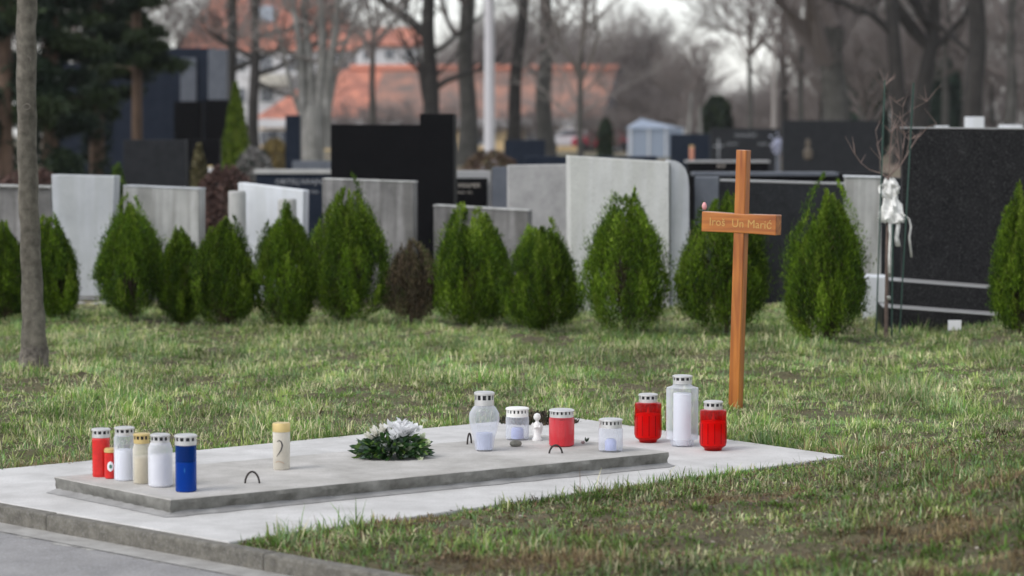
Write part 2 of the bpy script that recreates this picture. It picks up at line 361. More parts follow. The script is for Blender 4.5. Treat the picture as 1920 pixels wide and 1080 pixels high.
# ------------------------------------------------------------------ grass
m_grass = col_mat('grass_blades', 0.65, 0.3)
def vnoise(X, Y, f, seed):
    r_ = rng(seed); z = 0
    for i in range(10):
        a = r_.uniform(0, 6.28); ff = f * r_.uniform(0.5, 2.0); z = z + np.sin((X * math.cos(a) + Y * math.sin(a)) * ff + r_.uniform(0, 6.28))
    return z / 10 * 1.6
def blades(n, x0, x1, y0, y1, seed, lmin, lmax, wid, mode, keep):
    r_ = rng(seed)
    # tufts
    nc = n // 25; cx = r_.uniform(x0, x1, nc); cy = r_.uniform(y0, y1, nc)
    ci = r_.integers(0, nc, n); tr_ = r_.uniform(0.012, 0.045, nc)[ci]; oX = r_.normal(0, 1, n); oY = r_.normal(0, 1, n); X = cx[ci] + oX * tr_; Y = cy[ci] + oY * tr_
    ok = keep(X, Y); X = X[ok]; Y = Y[ok]; ci = ci[ok]; oX = oX[ok]; oY = oY[ok]; n = len(X)
    Z = lawn_z(X, Y) - 0.004
    tl = r_.uniform(0.45, 1.35, nc)[ci]; ln = r_.uniform(lmin, lmax, n) * tl * np.clip(0.8 + 0.6 * vnoise(X, Y, 5, 31), .45, 1.6)
    tdir = r_.uniform(0, 6.28, nc)[ci]; a = np.arctan2(oY, oX) + r_.normal(0, .7, n) + 0 * tdir; lean = np.clip(0.35 + 0.5 * np.hypot(oX, oY) + r_.normal(0, 0.3, n), 0, 1.5)
    D = np.stack([np.cos(a) * np.sin(lean), np.sin(a) * np.sin(lean), np.cos(lean)], -1)
    S = np.stack([-np.sin(a), np.cos(a), np.zeros(n)], -1) * 1.0
    S = S * np.cos(r_.uniform(-1.2, 1.2, n))[:, None] + 0
    wd = wid * r_.uniform(0.6, 1.4, n)
    B = np.stack([X, Y, Z], -1)
    mid = B + D * (ln * 0.55)[:, None] + np.array([0, 0, 1]) * (ln * 0.10)[:, None]
    tip = B + D * ln[:, None] - np.array([0, 0, 1]) * (ln * 0.10 * lean)[:, None]
    v0 = B - S * (wd / 2)[:, None]; v1 = B + S * (wd / 2)[:, None]; v2 = mid + S * (wd * 0.42)[:, None]; v3 = mid - S * (wd * 0.42)[:, None]
    t2 = tip + S * (wd * 0.08)[:, None]; t3 = tip - S * (wd * 0.08)[:, None]
    V = np.stack([v0, v1, v2, v3, t2, t3], 1).reshape(-1, 3)
    i = np.arange(n)[:, None] * 6
    Fq = np.concatenate([i + np.array([[0, 1, 2, 3]]), i + np.array([[3, 2, 4, 5]])], 0)
    green = np.array([0.135, 0.25, 0.045]); blue = np.array([0.20, 0.31, 0.13]); straw = np.array([0.58, 0.54, 0.33]); olive = np.array([0.30, 0.37, 0.11]); brown = np.array([0.16, 0.095, 0.055])
    u = r_.uniform(0, 1, n); tz = r_.uniform(0, 1, nc)[ci]; dry = 0.17 + 0.20 * vnoise(X, Y, 8, 77) + 0.10 * vnoise(X, Y, 2.4, 78) + mode[0]; 
    c = np.where((tz < 0.45)[:, None], green, olive); c = np.where((tz > 0.72)[:, None], blue, c)
    c = np.where((u < dry)[:, None], straw, c); c = np.where((u > 1 - mode[1])[:, None], brown, c)
    if len(mode) > 3:
        pt = vnoise(X, Y, 7, 91); c = np.where(((pt > .45) & (u < .75))[:, None], np.array([0.31, 0.24, 0.125]), c); c = np.where(((pt < -.5) & (u < .7))[:, None], np.array([0.11, 0.20, 0.03]), c)
    if len(mode) > 3: mode = (mode[0], mode[1], (mode[2] + (0.97 - mode[2]) * smooth((Y - 7.7) / 1.9))[:, None])
    c = c * np.clip(1 + 0.42 * vnoise(X, Y, 11, 55) + 0.28 * vnoise(X, Y, 2.8, 56), .4, 1.8)[:, None] * r_.uniform(0.6, 1.4, n)[:, None] * mode[2] * 1.13
    return V, Fq, np.repeat(c, 6, 0)
def in_view(X, Y, m=0.10): return np.abs(X) < (0.2 + m) * Y + 0.5
front = lambda X, Y: (sd_pad(X, Y) < -0.005) & (sd_kerb(X, Y) > 0.062) & in_view(X, Y)
def right_patch(X, Y):           # the earthy patch in front of the pad, right of the kerb corner
    e_ = (AR - A0) / np.linalg.norm(AR - A0)
    return -((X - A0[0]) * -e_[1] + (Y - A0[1]) * e_[0])    # > 0 in front of the pad's right edge
parts = []
# lawn behind and beside the pad
parts.append(blades(680000, -3.9, 4.1, 8, 16.4, 1, 0.022, 0.07, 0.0036, (0.05, 0.02, 1.0), lambda X, Y: front(X, Y) & (right_patch(X, Y) < 0.05)))
parts.append(blades(110000, -4.5, 5, 9.5, 17.5, 8, 0.02, 0.06, 0.005, (0.3, 0.03, 1.0), lambda X, Y: front(X, Y) & (right_patch(X, Y) < 0.3)))
# in front of the pad: short, mossy, with bare earth between
def patchy(X, Y):
    rp = right_patch(X, Y); edge = rp < 0.16
    return front(X, Y) & (rp > -0.01) & (edge | (vnoise(X, Y, 12, 5) + 0.80 + 0.5 * smooth((Y - 7.6) / 1.6) > 0))
parts.append(blades(420000, -1.0, 3.4, 5.8, 9.8, 2, 0.012, 0.05, 0.004, (-0.04, 0.22, 0.74, 1), patchy))
# denser fringe along the pad's edges
def fringe(X, Y): s = -sd_pad(X, Y); return (s > 0.0) & (s < 0.10 + 0.05 * vnoise(X, Y, 8, 9)) & (sd_kerb(X, Y) > 0.1)
parts.append(blades(260000, -2.6, 2.2, 6.8, 10.8, 3, 0.03, 0.07, 0.0045, (0.0, 0.03, 0.72, 1), fringe))
# a few long stems leaning over the pad
parts.append(blades(900, -0.6, 1.4, 7.0, 9.3, 33, 0.07, 0.14, 0.003, (0.4, 0.1, 0.9), lambda X, Y: fringe(X, Y) & (right_patch(X, Y) > 0)))
V = []; Fq = []; Cc = []; o_ = 0
for v, f_, c in parts: V.append(v); Fq.append(f_ + o_); Cc.append(c); o_ += len(v)
stuff(np_obj('grass', np.concatenate(V), np.concatenate(Fq), m_grass, None, np.concatenate(Cc)), 'short green and straw-coloured winter grass around the concrete pad', 'grass')
# dead leaves and crumbs
m_litter = col_mat('dead_leaves', 0.8, 0.1)
def litter():
    r_ = rng(12); n = 60000; X = r_.uniform(-3, 4, n); Y = r_.uniform(5.5, 15, n)
    front_ = right_patch(X, Y) > 0; ok = front(X, Y) & ((front_ & (vnoise(X, Y, 8, 66) > -0.6)) | (r_.uniform(0, 1, n) < 0.05)); X = X[ok]; Y = Y[ok]; n = len(X)
    Z = lawn_z(X, Y) + r_.uniform(0.005, 0.02, n); a = r_.uniform(0, 6.28, n); s = r_.uniform(0.003, 0.009, n)
    U = np.stack([np.cos(a), np.sin(a), r_.uniform(-.5, .5, n)], -1) * s[:, None]; W = np.stack([-np.sin(a), np.cos(a), r_.uniform(-.5, .5, n)], -1) * (s * 0.7)[:, None]
    B = np.stack([X, Y, Z], -1); V = np.stack([B - U, B - W, B + U, B + W], 1).reshape(-1, 3)
    c = np.array([[0.12, 0.075, 0.045], [0.20, 0.135, 0.085], [0.075, 0.055, 0.045], [0.34, 0.31, 0.26]])[r_.choice(4, n, p=[.38, .20, .38, .04])]
    return V, np.arange(n * 4).reshape(-1, 4), np.repeat(c, 4, 0)
v, f_, c = litter(); stuff(np_obj('leaf_litter', v, f_, m_litter, None, c), 'small dead brown leaves and crumbs scattered in the grass', 'leaf litter')
# bare earth hollow with a withered clump behind the pad
def clump(name, label, cat, px, py, wid, hgt, n, cols, seed, ln=0.05, wd=0.004, Y=None, up_=0.4, mat=None):
    r_ = rng(seed); c = G(px, py) if Y is None else at(px, py, Y); c.z = ground_z(c.x, c.y)
    th = r_.uniform(0, 6.28, n); rad = np.sqrt(r_.uniform(0, 1, n)); hz = r_.uniform(0, 1, n)
    B = np.stack([np.cos(th) * rad * wid / 2, np.sin(th) * rad * wid / 2 * 0.7, hz * hgt * np.sqrt(np.clip(1 - rad ** 2, 0, 1)) * 0.8], -1)
    D = r_.normal(0, 1, (n, 3)); D[:, 2] = np.abs(D[:, 2]) + up_; D /= np.linalg.norm(D, axis=1)[:, None]
    S = np.cross(D, r_.normal(0, 1, (n, 3))); S /= np.linalg.norm(S, axis=1)[:, None]
    l_ = (ln * r_.uniform(.5, 1.2, n))[:, None]; w_ = (wd * r_.uniform(.5, 1.3, n))[:, None]
    V = np.stack([B - S * w_, B + D * l_ * .5 - S * w_ * 0.0 + S * w_ , B + D * l_, B + D * l_ * .45 - S * w_ * 1.2], 1).reshape(-1, 3)
    cc = np.array(cols)[r_.integers(0, len(cols), n)] * r_.uniform(.6, 1.3, n)[:, None]
    t = thing(name, label, cat, c); np_obj('foliage', V, np.arange(n * 4).reshape(-1, 4), mat or m_litter, t, np.repeat(cc, 4, 0)); return t
clump('withered_plant', 'dark withered plant clump in the grass just behind the small jars', 'plant', 1008, 792, 0.30, 0.05, 1400, [(0.045, 0.038, 0.028), (0.08, 0.065, 0.045), (0.03, 0.05, 0.02), (0.12, 0.09, 0.06)], 21, ln=0.035)

# ------------------------------------------------------------------ thuja shrubs
m_thuja = col_mat('thuja_sprays', 0.75, 0.06); P(m_thuja).inputs['Specular IOR Level'].default_value = 0.12
m_stem = plain('shrub_bark', (0.09, 0.065, 0.05), 0.9, var=0.3, scale=40, bump=0.4)
def shrub(px, pyb, pyt, wpx, label, seed, brown=False, n=60000, tips=1, Y=None):
    pyt = pyt + 8
    r_ = rng(seed); c = G(px, pyb) ; 
    if Y: c = at(px, 400, Y)
    c.z = ground_z(c.x, c.y); s = sc_at(c.y); h = (pyb - pyt) / s; w_ = wpx / s * 0.98
    t = thing('thuja_shrub' if not brown else 'withered_shrub', label, 'shrub', c, 0, 'clipped thuja shrubs along the edge of the lawn')
    # plumes: flame shaped bunches leaning slightly outwards
    npl = 150; az_ = np.arange(npl) * 2.39996 + r_.uniform(-.35, .35, npl)
    shell = r_.uniform(0, 1, npl) < 0.72
    rr_ = np.where(shell, r_.uniform(0.78, 0.98, npl), r_.uniform(0.05, 0.7, npl))
    h0 = r_.uniform(-0.03, 0.66, npl)
    prof = lambda u: np.interp(u, [0, 0.05, 0.16, 0.34, 0.52, 0.70, 0.84, 0.94, 1.0], [0.36, 0.60, 0.86, 1.0, 0.92, 0.73, 0.49, 0.27, 0.05])
    pc = np.clip(r_.normal(.5, .28, npl), 0, 1)
    pi = r_.integers(0, npl, n); q_ = r_.uniform(0, 1, n) ** 0.85
    Lp = r_.uniform(0.22, 0.40, npl)[pi]
    topu = np.clip(h0[pi] + Lp * q_, 0.0, 1)
    lop = 1 + (r_.uniform(-.17, .15, npl))[pi] + 0.09 * np.sin(az_[pi] + seed) + 0.07 * np.sin(az_[pi] * 3 + seed * 2)
    envr = prof(topu) * w_ / 2 * lop
    rad = rr_[pi] * envr
    loc_r = (0.034 * (1 - q_ ** 1.4) + 0.003) * (w_ / 0.45)
    az2 = az_[pi]
    X = np.cos(az2) * rad + r_.normal(0, 1, n) * loc_r * .8; Y_ = np.sin(az2) * rad + r_.normal(0, 1, n) * loc_r * .8
    wob = 1 + 0.03 * np.sin(az2 * 2 + seed * 1.3) + (r_.uniform(-0.09, 0.07, npl))[pi]
    if tips > 1: wob = wob - 0.13 * np.exp(-((X - 0.02 * math.sin(seed)) / (w_ * 0.08)) ** 2) * np.clip((topu - .55) * 4, 0, 1)
    lead = (r_.uniform(0, 1, npl) < .24)[pi]; wob = np.where(lead, wob * (1 + .08 * q_), wob); loc_r = np.where(lead, loc_r * .5, loc_r)
    Z = topu * h * wob + r_.normal(0, 0.005, n) + 0.02
    # drag some low to make the skirt ragged
    B = np.stack([X, Y_, Z], -1)
    out = np.stack([np.cos(az2), np.sin(az2), np.zeros(n)], -1)
    D = out * (0.40 + 0.35 * r_.uniform(-1, 1, n))[:, None] * rr_[pi][:, None] + np.array([0, 0, 1.0]) + r_.normal(0, 0.30, (n, 3)); D /= np.linalg.norm(D, axis=1)[:, None]
    S = np.cross(D, r_.normal(0, 1, (n, 3))); S /= np.linalg.norm(S, axis=1)[:, None]
    l_ = (r_.uniform(0.012, 0.030, n))[:, None]; wd = (r_.uniform(0.0014, 0.0030, n))[:, None]
    V = np.stack([B, B + D * l_ * .5 + S * wd, B + D * l_, B + D * l_ * .45 - S * wd], 1).reshape(-1, 3)
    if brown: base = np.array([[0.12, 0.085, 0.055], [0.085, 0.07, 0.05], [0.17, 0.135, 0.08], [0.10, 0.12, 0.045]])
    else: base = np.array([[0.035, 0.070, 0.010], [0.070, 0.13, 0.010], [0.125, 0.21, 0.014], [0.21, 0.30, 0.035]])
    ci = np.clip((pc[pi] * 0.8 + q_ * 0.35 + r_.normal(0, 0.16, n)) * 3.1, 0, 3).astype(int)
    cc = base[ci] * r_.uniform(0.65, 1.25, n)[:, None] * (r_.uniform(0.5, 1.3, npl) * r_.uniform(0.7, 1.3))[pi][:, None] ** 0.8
    dead = (r_.uniform(0, 1, n) < 0.04) | ((rr_[pi] < 0.42) & (topu < 0.5)); cc[dead] = np.array([0.06, 0.048, 0.025]) * r_.uniform(.5, 1.4, int(dead.sum()))[:, None]  # stray dead sprays; inner dead-brown sprays also carry the core's shade as colour
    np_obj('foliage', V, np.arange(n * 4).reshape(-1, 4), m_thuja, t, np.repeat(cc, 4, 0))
    mb = MB()
    mb.tube([(0, 0, -0.03), (0.004, 0, h * 0.3), (0, 0.004, h * 0.75)], [0.014, 0.010, 0.003], 6)
    for k in range(9):
        a = k * 2.4; mb.tube([(0, 0, 0.03 + 0.02 * k), (math.cos(a) * w_ * .22, math.sin(a) * w_ * .22, 0.12 + h * .22 + 0.02 * k), (math.cos(a) * w_ * .28, math.sin(a) * w_ * .28, h * .6)], [0.006, 0.004, 0.001], 5)
    mb.build('stem', m_stem, t, smooth=True)
    return t
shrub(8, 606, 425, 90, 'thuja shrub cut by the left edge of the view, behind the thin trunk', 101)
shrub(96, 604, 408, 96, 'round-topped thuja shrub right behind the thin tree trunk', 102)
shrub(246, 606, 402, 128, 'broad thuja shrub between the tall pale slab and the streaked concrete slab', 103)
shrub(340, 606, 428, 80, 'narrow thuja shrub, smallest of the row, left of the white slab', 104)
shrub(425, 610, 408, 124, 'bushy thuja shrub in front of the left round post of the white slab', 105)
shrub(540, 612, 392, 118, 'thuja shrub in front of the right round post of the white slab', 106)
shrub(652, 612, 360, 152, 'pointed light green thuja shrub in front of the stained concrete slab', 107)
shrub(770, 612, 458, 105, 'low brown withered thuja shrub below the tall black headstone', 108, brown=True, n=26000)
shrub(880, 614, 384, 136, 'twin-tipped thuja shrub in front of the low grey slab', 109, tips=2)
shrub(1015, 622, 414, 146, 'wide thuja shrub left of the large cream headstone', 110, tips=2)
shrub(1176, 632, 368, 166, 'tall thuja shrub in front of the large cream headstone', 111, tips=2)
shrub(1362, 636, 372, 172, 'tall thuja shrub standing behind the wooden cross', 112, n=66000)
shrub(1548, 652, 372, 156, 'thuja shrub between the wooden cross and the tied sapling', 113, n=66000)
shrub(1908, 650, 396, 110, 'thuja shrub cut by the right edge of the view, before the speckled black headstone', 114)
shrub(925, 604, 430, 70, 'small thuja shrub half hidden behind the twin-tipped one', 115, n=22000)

# ------------------------------------------------------------------ young tree trunk at the left
m_bark = stone_mat('grey_bark', (0.075, 0.066, 0.052), (0.19, 0.17, 0.14), streak=0.3, rough=0.9, scale=22)
m_rough = stone_mat('rough_bark', (0.05, 0.042, 0.036), (0.20, 0.175, 0.15), rough=0.95, scale=28)
YT = G(64, 694).y
t = thing('young_tree', 'slender grey-barked tree trunk rising out of the lawn at the left', 'tree', (at(64, 694, YT).x, YT, 0))
def trunk_rings(lst, Y, o, n=20, seed=1):
    vs = []; fs = []; r_ = rng(seed)
    for i, (x0, x1, py) in enumerate(lst):
        a = at(x0, py, Y); b = at(x1, py, Y); c = (a + b) / 2; rd = (b.x - a.x) / 2
        for k in range(n):
            an = 2 * math.pi * k / n; rr_ = rd * (1 + 0.05 * math.sin(3 * an + i) + r_.normal(0, 0.018))
            vs.append((c.x + math.cos(an) * rr_ - o[0], Y + math.sin(an) * rr_ - o[1], c.z - o[2]))
    for i in range(len(lst) - 1):
        for k in range(n): fs.append((i*n+k, i*n+(k+1) % n, (i+1)*n+(k+1) % n, (i+1)*n+k))
    fs = [f[::-1] for f in fs]
    return vs, fs
prof = [(34, 94, 700), (37, 91, 680), (39, 88, 650), (41, 85, 610), (41, 82, 570), (40, 79, 520), (38, 76, 460), (36, 73, 400), (34, 71, 340), (33, 69, 270), (32, 68, 200), (31, 68, 120), (31, 68, 60), (31, 69, 0), (32, 70, -60), (34, 72, -140), (36, 70, -260), (40, 70, -420)]
dense = []
for i in range(len(prof) - 1):
    a, b = prof[i], prof[i+1]
    for k in range(4): f_ = k / 4; dense.append(tuple(a[j] + (b[j] - a[j]) * f_ for j in range(3)))
dense.append(prof[-1])
vs, fs = trunk_rings(dense, YT, t.location)
mb = MB(); mb.add(vs, fs); mb.build('trunk', m_bark, t, smooth=True)
mb = MB()
vs, fs = trunk_rings([(a[0] - 1.2, a[1] + 1.2, a[2]) for a in dense[:9]], YT, t.location, seed=4); mb.add(vs, fs); mb.build('bark_collar', m_rough, t, smooth=True)
for px, py, rp in ((50, 200, 7), (49, 112, 9)):      # knot scars
    mb = MB()
    p = at(px, py, YT - 0.042) - t.location; r0 = rp / sc_at(YT)
    mb.tube([p + Vector((math.cos(a * .7854) * r0, 0.0, math.sin(a * .7854) * r0 * .8)) for a in range(9)], 0.003, 5)
    mb.build('knot', m_rough, t, smooth=True)
# crown above the frame so the trunk is a whole tree
RMIN = [0.004]
def twigs(mb, p, d, ln, r, lev, R_, nch=(5, 5, 4), col=None, droop=0.0, sides=(7, 5, 3, 3)):
    k = 5 if lev == 0 else (4 if lev == 1 else 3); pts = [Vector(p)]; dd = Vector(d).normalized()
    for i in range(k):
        dd = (dd + Vector((R_.gauss(0, .16), R_.gauss(0, .16), R_.gauss(0.04 - droop, .12)))).normalized(); pts.append(pts[-1] + dd * ln / k)
    mb.tube(pts, [r * (1 - 0.75 * i / k) for i in range(k + 1)], sides[min(lev, 3)], cap=False)
    if lev < len(nch):
        for c in range(nch[lev]):
            f_ = R_.uniform(0.25, 1.0); i = min(int(f_ * k), k - 1); q_ = pts[i].lerp(pts[i+1], f_ * k - i)
            a = R_.uniform(0, 6.28); side = Vector((math.cos(a), math.sin(a), R_.uniform(-.1, .6)))
            nd = (dd * 0.75 + side * R_.uniform(.5, 1.0)).normalized()
            twigs(mb, q_, nd, ln * R_.uniform(.45, .7), max(r * (1 - 0.7 * f_) * R_.uniform(.5, .7), RMIN[0]), lev + 1, R_, nch, col, droop, sides)
Rn = random.Random(4); mb = MB(); top = Vector(vs[0]) ; topp = at(52, -420, YT) - t.location
for k in range(6): twigs(mb, topp - Vector((0, 0, 0.1 * k)), (math.cos(k * 1.1), math.sin(k * 1.1), 1.0), 1.3, 0.022, 0, Rn, (5, 4))
mb.build('branches', m_bark, t)

# ------------------------------------------------------------------ wooden cross
m_wood = M('varnished_wood'); b = P(m_wood); b.inputs['Roughness'].default_value = 0.38; b.inputs['Coat Weight'].default_value = 0.3
tc = N(m_wood, 'ShaderNodeTexCoord'); mp = N(m_wood, 'ShaderNodeMapping'); mp.inputs['Scale'].default_value = (30, 30, 2.2); nz = N(m_wood, 'ShaderNodeTexNoise'); nz.inputs['Scale'].default_value = 1.7; nz.inputs['Detail'].default_value = 7
L(m_wood, tc.outputs['Object'], mp.inputs[0]); L(m_wood, mp.outputs[0], nz.inputs['Vector']); rp = N(m_wood, 'ShaderNodeValToRGB'); L(m_wood, nz.outputs['Fac'], rp.inputs['Fac']); L(m_wood, rp.outputs[0], b.inputs['Base Color'])
rp.color_ramp.elements[0].position = .35; rp.color_ramp.elements[0].color = (0.26, 0.066, 0.008, 1); rp.color_ramp.elements[1].position = .68; rp.color_ramp.elements[1].color = (0.48, 0.165, 0.024, 1)
m_wood2 = m_wood.copy(); m_wood2.name = 'varnished_wood_crossbar'; [n_ for n_ in m_wood2.node_tree.nodes if n_.type == 'MAPPING'][0].inputs['Scale'].default_value = (2.2, 30, 30)
cb = G(1379, 755); cb.z = ground_z(cb.x, cb.y)
sC = sc_at(cb.y)
cross = thing('wooden_cross', 'orange-brown varnished wooden cross standing in the grass behind the pad', 'cross', cb, R(-31))
hz = at(1392, 281, cb.y).z - cb.z
tilt = math.atan((1392 - 1378) / 488.0)
T = Matrix.Rotation(tilt, 4, 'Y')
def chamfer_bar(mb, x0, x1, y0, y1, z0, z1, c, mat): 
    pts = [(x0 + c, y0), (x1 - c, y0), (x1, y0 + c), (x1, y1), (x0, y1), (x0, y0 + c)]
    n = len(pts); vs = [mat @ Vector((p[0], p[1], z0)) for p in pts] + [mat @ Vector((p[0], p[1], z1)) for p in pts]
    mb.add(vs, [tuple(range(n-1, -1, -1)), tuple(range(n, 2*n))] + [(i, (i+1) % n, (i+1) % n + n, i + n) for i in range(n)])
wP = 0.048; dP = 0.046
mb = MB(); chamfer_bar(mb, -wP / 2, wP / 2, -dP / 2, dP / 2, -0.06, hz, 0.003, T); mb.build('post', m_wood, cross, bevel=0.002)
zb0 = at(1385, 437, cb.y).z - cb.z; zb1 = at(1385, 399, cb.y).z - cb.z; 
zc = (zb0 + zb1) / 2; hb = (zb1 - zb0) / 2; wl = 0.172
xc = 0.0
mb = MB(); z_ = lambda x: zc
# crossbar: slightly waisted towards the middle like the photographed one, notched over the post
pts = [(-wl, -hb), (-0.035, -hb + .002), (0.035, -hb + .002), (wl, -hb), (wl, hb), (0.035, hb - .003), (-0.035, hb - .003), (-wl, hb)]
T3 = Matrix.Translation((0, 0, 0)) @ T
mb.prism([T3 @ Vector((x, -dP / 2 - 0.004, zc + z)) for x, z in pts], (T3.to_3x3() @ Vector((0, dP + 0.008, 0)))); mb.build('crossbar', m_wood2, cross, bevel=0.003)
m_gold = plain('faded_gold_lettering', (0.52, 0.30, 0.09), 0.5, 0.1)
for txt, x, dz, sz in (('Iroš', -0.098, 0.0, 0.048), ('Un', -0.002, -0.002, 0.048), ('Marić', 0.098, -0.002, 0.048)):
    mbt = text_mb(txt, sz); o = mbt.build('lettering', m_gold, cross); o.matrix_local = T @ Matrix.Translation((x, -dP / 2 - 0.0050, zc + dz))
# little pink bud tucked on the left arm
m_pink = plain('pink_petal', (0.75, 0.35, 0.36), 0.5, var=.2, scale=60); m_leafg = plain('dull_green_leaf', (0.12, 0.17, 0.13), 0.6)
cl = cross.matrix_basis.copy()
mw = Matrix.Translation(cb) @ Matrix.Rotation(R(-31), 4, 'Z') @ T @ Vector((-wl + 0.004, -0.012, zc + hb))
bud = thing('pink_flower', 'small pink flower bud resting on the left arm of the wooden cross', 'flower', mw)
mb = MB()
for k in range(5):
    a = k * 1.257; mb.lathe([(0.001, 0.0), (0.006, 0.005), (0.008, 0.014), (0.006, 0.024), (0.001, 0.032)], 8, (math.cos(a) * .003, math.sin(a) * .003, 0.006))
mb.build('blossom', m_pink, bud, smooth=True)
mb = MB(); mb.tube([(0, 0, 0.008), (-0.01, 0, 0.004), (-0.022, 0, 0.006)], [0.003, 0.002, .001], 5); mb.add([(-.004, 0, .004), (-.016, -.006, .010), (-.026, 0, .006), (-.016, .006, 0.001)], [(0, 1, 2, 3)]); mb.build('leaf', m_leafg, bud)

# ------------------------------------------------------------------ grave candles
m_capS = plain('silver_cap', (0.62, 0.61, 0.60), 0.4, 0.5, var=.1, scale=40)
m_capW = plain('white_cap', (0.78, 0.77, 0.74), 0.5)
m_capG = plain('gold_cap', (0.62, 0.47, 0.20), 0.4, 0.35)
m_vent = plain('dark_vent', (0.012, 0.012, 0.014), 0.6)
m_wax = plain('white_wax', (0.80, 0.80, 0.82), 0.55); m_cream = plain('cream_wax', (0.66, 0.58, 0.40), 0.55)
m_blue_wax = plain('bluish_wax', (0.42, 0.46, 0.72), 0.5)
m_red = clear_mat('red_plastic', (0.85, 0.06, 0.05), (0.55, 0.008, 0.008), 0.22, 0.1)
m_redfill = plain('red_wax', (0.95, 0.12, 0.10), 0.45); m_redsolid = plain('red_gloss_plastic', (0.60, 0.02, 0.018), 0.25, var=.15, scale=60)
m_pinkfill = plain('pink_red_wax', (0.70, 0.07, 0.09), 0.5)
m_pinkcl = clear_mat('pink_red_plastic', (0.9, 0.25, 0.3), (0.72, 0.10, 0.12), 0.35)
m_blue = clear_mat('blue_plastic', (0.15, 0.5, 0.95), (0.006, 0.05, 0.24), 0.3, 0.12); m_bluefill = plain('blue_wax', (0.012, 0.17, 0.44), 0.4)
m_clear = clear_mat('clear_plastic', (0.93, 0.94, 0.97), (0.78, 0.80, 0.86), 0.22)
m_milky = clear_mat('milky_plastic', (0.92, 0.92, 0.95), (0.80, 0.81, 0.85), 0.38, 0.3)
m_creamcl = clear_mat('cream_plastic', (0.95, 0.92, 0.85), (0.75, 0.71, 0.62), 0.45, 0.3)
m_ink = plain('dark_ink', (0.05, 0.045, 0.045), 0.6); m_inkb = plain('brown_ink', (0.35, 0.22, 0.14), 0.6); m_green_ink = plain('green_ink', (0.04, 0.16, 0.10), 0.6)
m_gold2 = plain('gold_trim', (0.7, 0.5, 0.2), 0.4, .5)
def cap(parent, r, z0, h, mat, nh=14, body=None):
    """pierced metal cap: lower ring, posts between dark openings, overhanging top disc"""
    mb = MB(); nh = int(nh * .85); a = z0; b_ = z0 + h * 0.42; c_ = z0 + h * 0.76
    mb.lathe([(r * .94, a), (r, a + h * .02), (r, b_), (r * .93, b_)], 32)
    for k in range(nh):
        an = 2 * math.pi * k / nh; Mx = Matrix.Rotation(an, 4, 'Z'); mb.box(r * .93, r * .985, -r * .10, r * .10, b_ - .0005, c_ + .0005, mat=Mx)
    mb.lathe([(r * .93, c_), (r * 1.05, c_), (r * 1.07, c_ + h * .05), (r * 1.05, z0 + h * .93), (r * .9, z0 + h), (r * .05, z0 + h)], 32, cap1=True)
    o = mb.build('lid', mat, parent, smooth=True)
    mb = MB(); mb.lathe([(r * .88, b_ - .002), (r * .88, c_ + .002)], 24, cap0=True); mb.build('lid_opening', m_vent, o)
    return o
def candle(px, pyb, z, label, prof, jar, capr=None, capz=None, caph=None, capm=None, fill=None, nh=14, name='grave_candle', group='grave candles on the concrete', cap_=True, Y=None):
    c = G(px, pyb, z); t = thing(name, label, 'candle', c, random.Random(px).uniform(0, 6), group)
    if jar is not None:
        mb = MB(); mb.lathe(prof, 40, cap0=True); mb.build('jar', jar, t, smooth=True)
    if fill:
        for (pf, mt, nm) in fill:
            mb = MB(); mb.lathe(pf, 32, cap0=True, cap1=True); mb.build(nm, mt, t, smooth=True)
    if cap_: cap(t, capr, capz, caph, capm, nh)
    return t
def px2m(px, c_y): return px / sc_at(c_y)
ZS = 0.05
def k_(px, pyb, z=ZS): return 1 / sc_at(G(px, pyb, z).y)      # metres per pixel at the foot of the thing
def cyl(r, h, b=0.004): return [(r - b, 0), (r, b), (r, h - b), (r - b, h)]
# left group
k = k_(190, 893); candle(190, 893, ZS, 'tall red ribbed candle with silver lid, leftmost on the slab', [(16*k, 0)] + [((16.4 + (0.6 if i % 2 else 0)) * k, (2 + i * 3.2) * k) for i in range(23)] + [(15*k, 76*k)], m_redsolid, 17*k, 74*k, 17*k, m_capS)
k = k_(207, 897); t = candle(207, 897, ZS, 'small red candle with gold rim and white round label, second from left', cyl(11*k, 50*k), m_redsolid, cap_=False)
mb = MB(); mb.lathe([(9*k, 50*k), (11.5*k, 50*k), (11.5*k, 56*k), (9*k, 58*k), (1*k, 58*k)], 24, cap1=True); mb.build('lid', m_gold2, t, smooth=True)
def decal(t, r, zc_, ang, w_, h_, mat, name='sticker', ell=True, n=14, off=0.0008):
    """a label bent round a cylinder of radius r, facing world angle ang"""
    mb = MB(); a0 = ang - t.rotation_euler[2]; vs = []; rows = 7
    for i in range(rows):
        f_ = -1 + 2 * i / (rows - 1); ww = w_ * (math.sqrt(max(0, 1 - f_ * f_)) * .98 + .02 if ell else 1)
        for j in range(n):
            g_ = -1 + 2 * j / (n - 1); a = a0 + g_ * ww / 2 / r; vs.append(((r + off) * math.cos(a), (r + off) * math.sin(a), zc_ + f_ * h_ / 2))
    mb.add(vs, [(i*n+j, i*n+j+1, (i+1)*n+j+1, (i+1)*n+j) for i in range(rows-1) for j in range(n-1)]); return mb.build(name, mat, t, smooth=True)
decal(t, 11*k, 24*k, R(-80), 12*k, 20*k, m_wax); decal(t, 11*k, 24*k, R(-78), 5*k, 8*k, m_green_ink, 'emblem', off=0.0014)
k = k_(234, 900); candle(234, 900, ZS, 'clear candle with tall white wax and pale flat lid, third from left on the slab', [(17*k, 0), (20*k, 3*k), (20*k, 80*k), (18*k, 86*k), (17*k, 90*k)], m_clear, 18*k, 84*k, 17*k, m_capS, [([(18.5*k, 1*k), (18.5*k, 57*k), (18*k, 58*k)], m_wax, 'wax')])
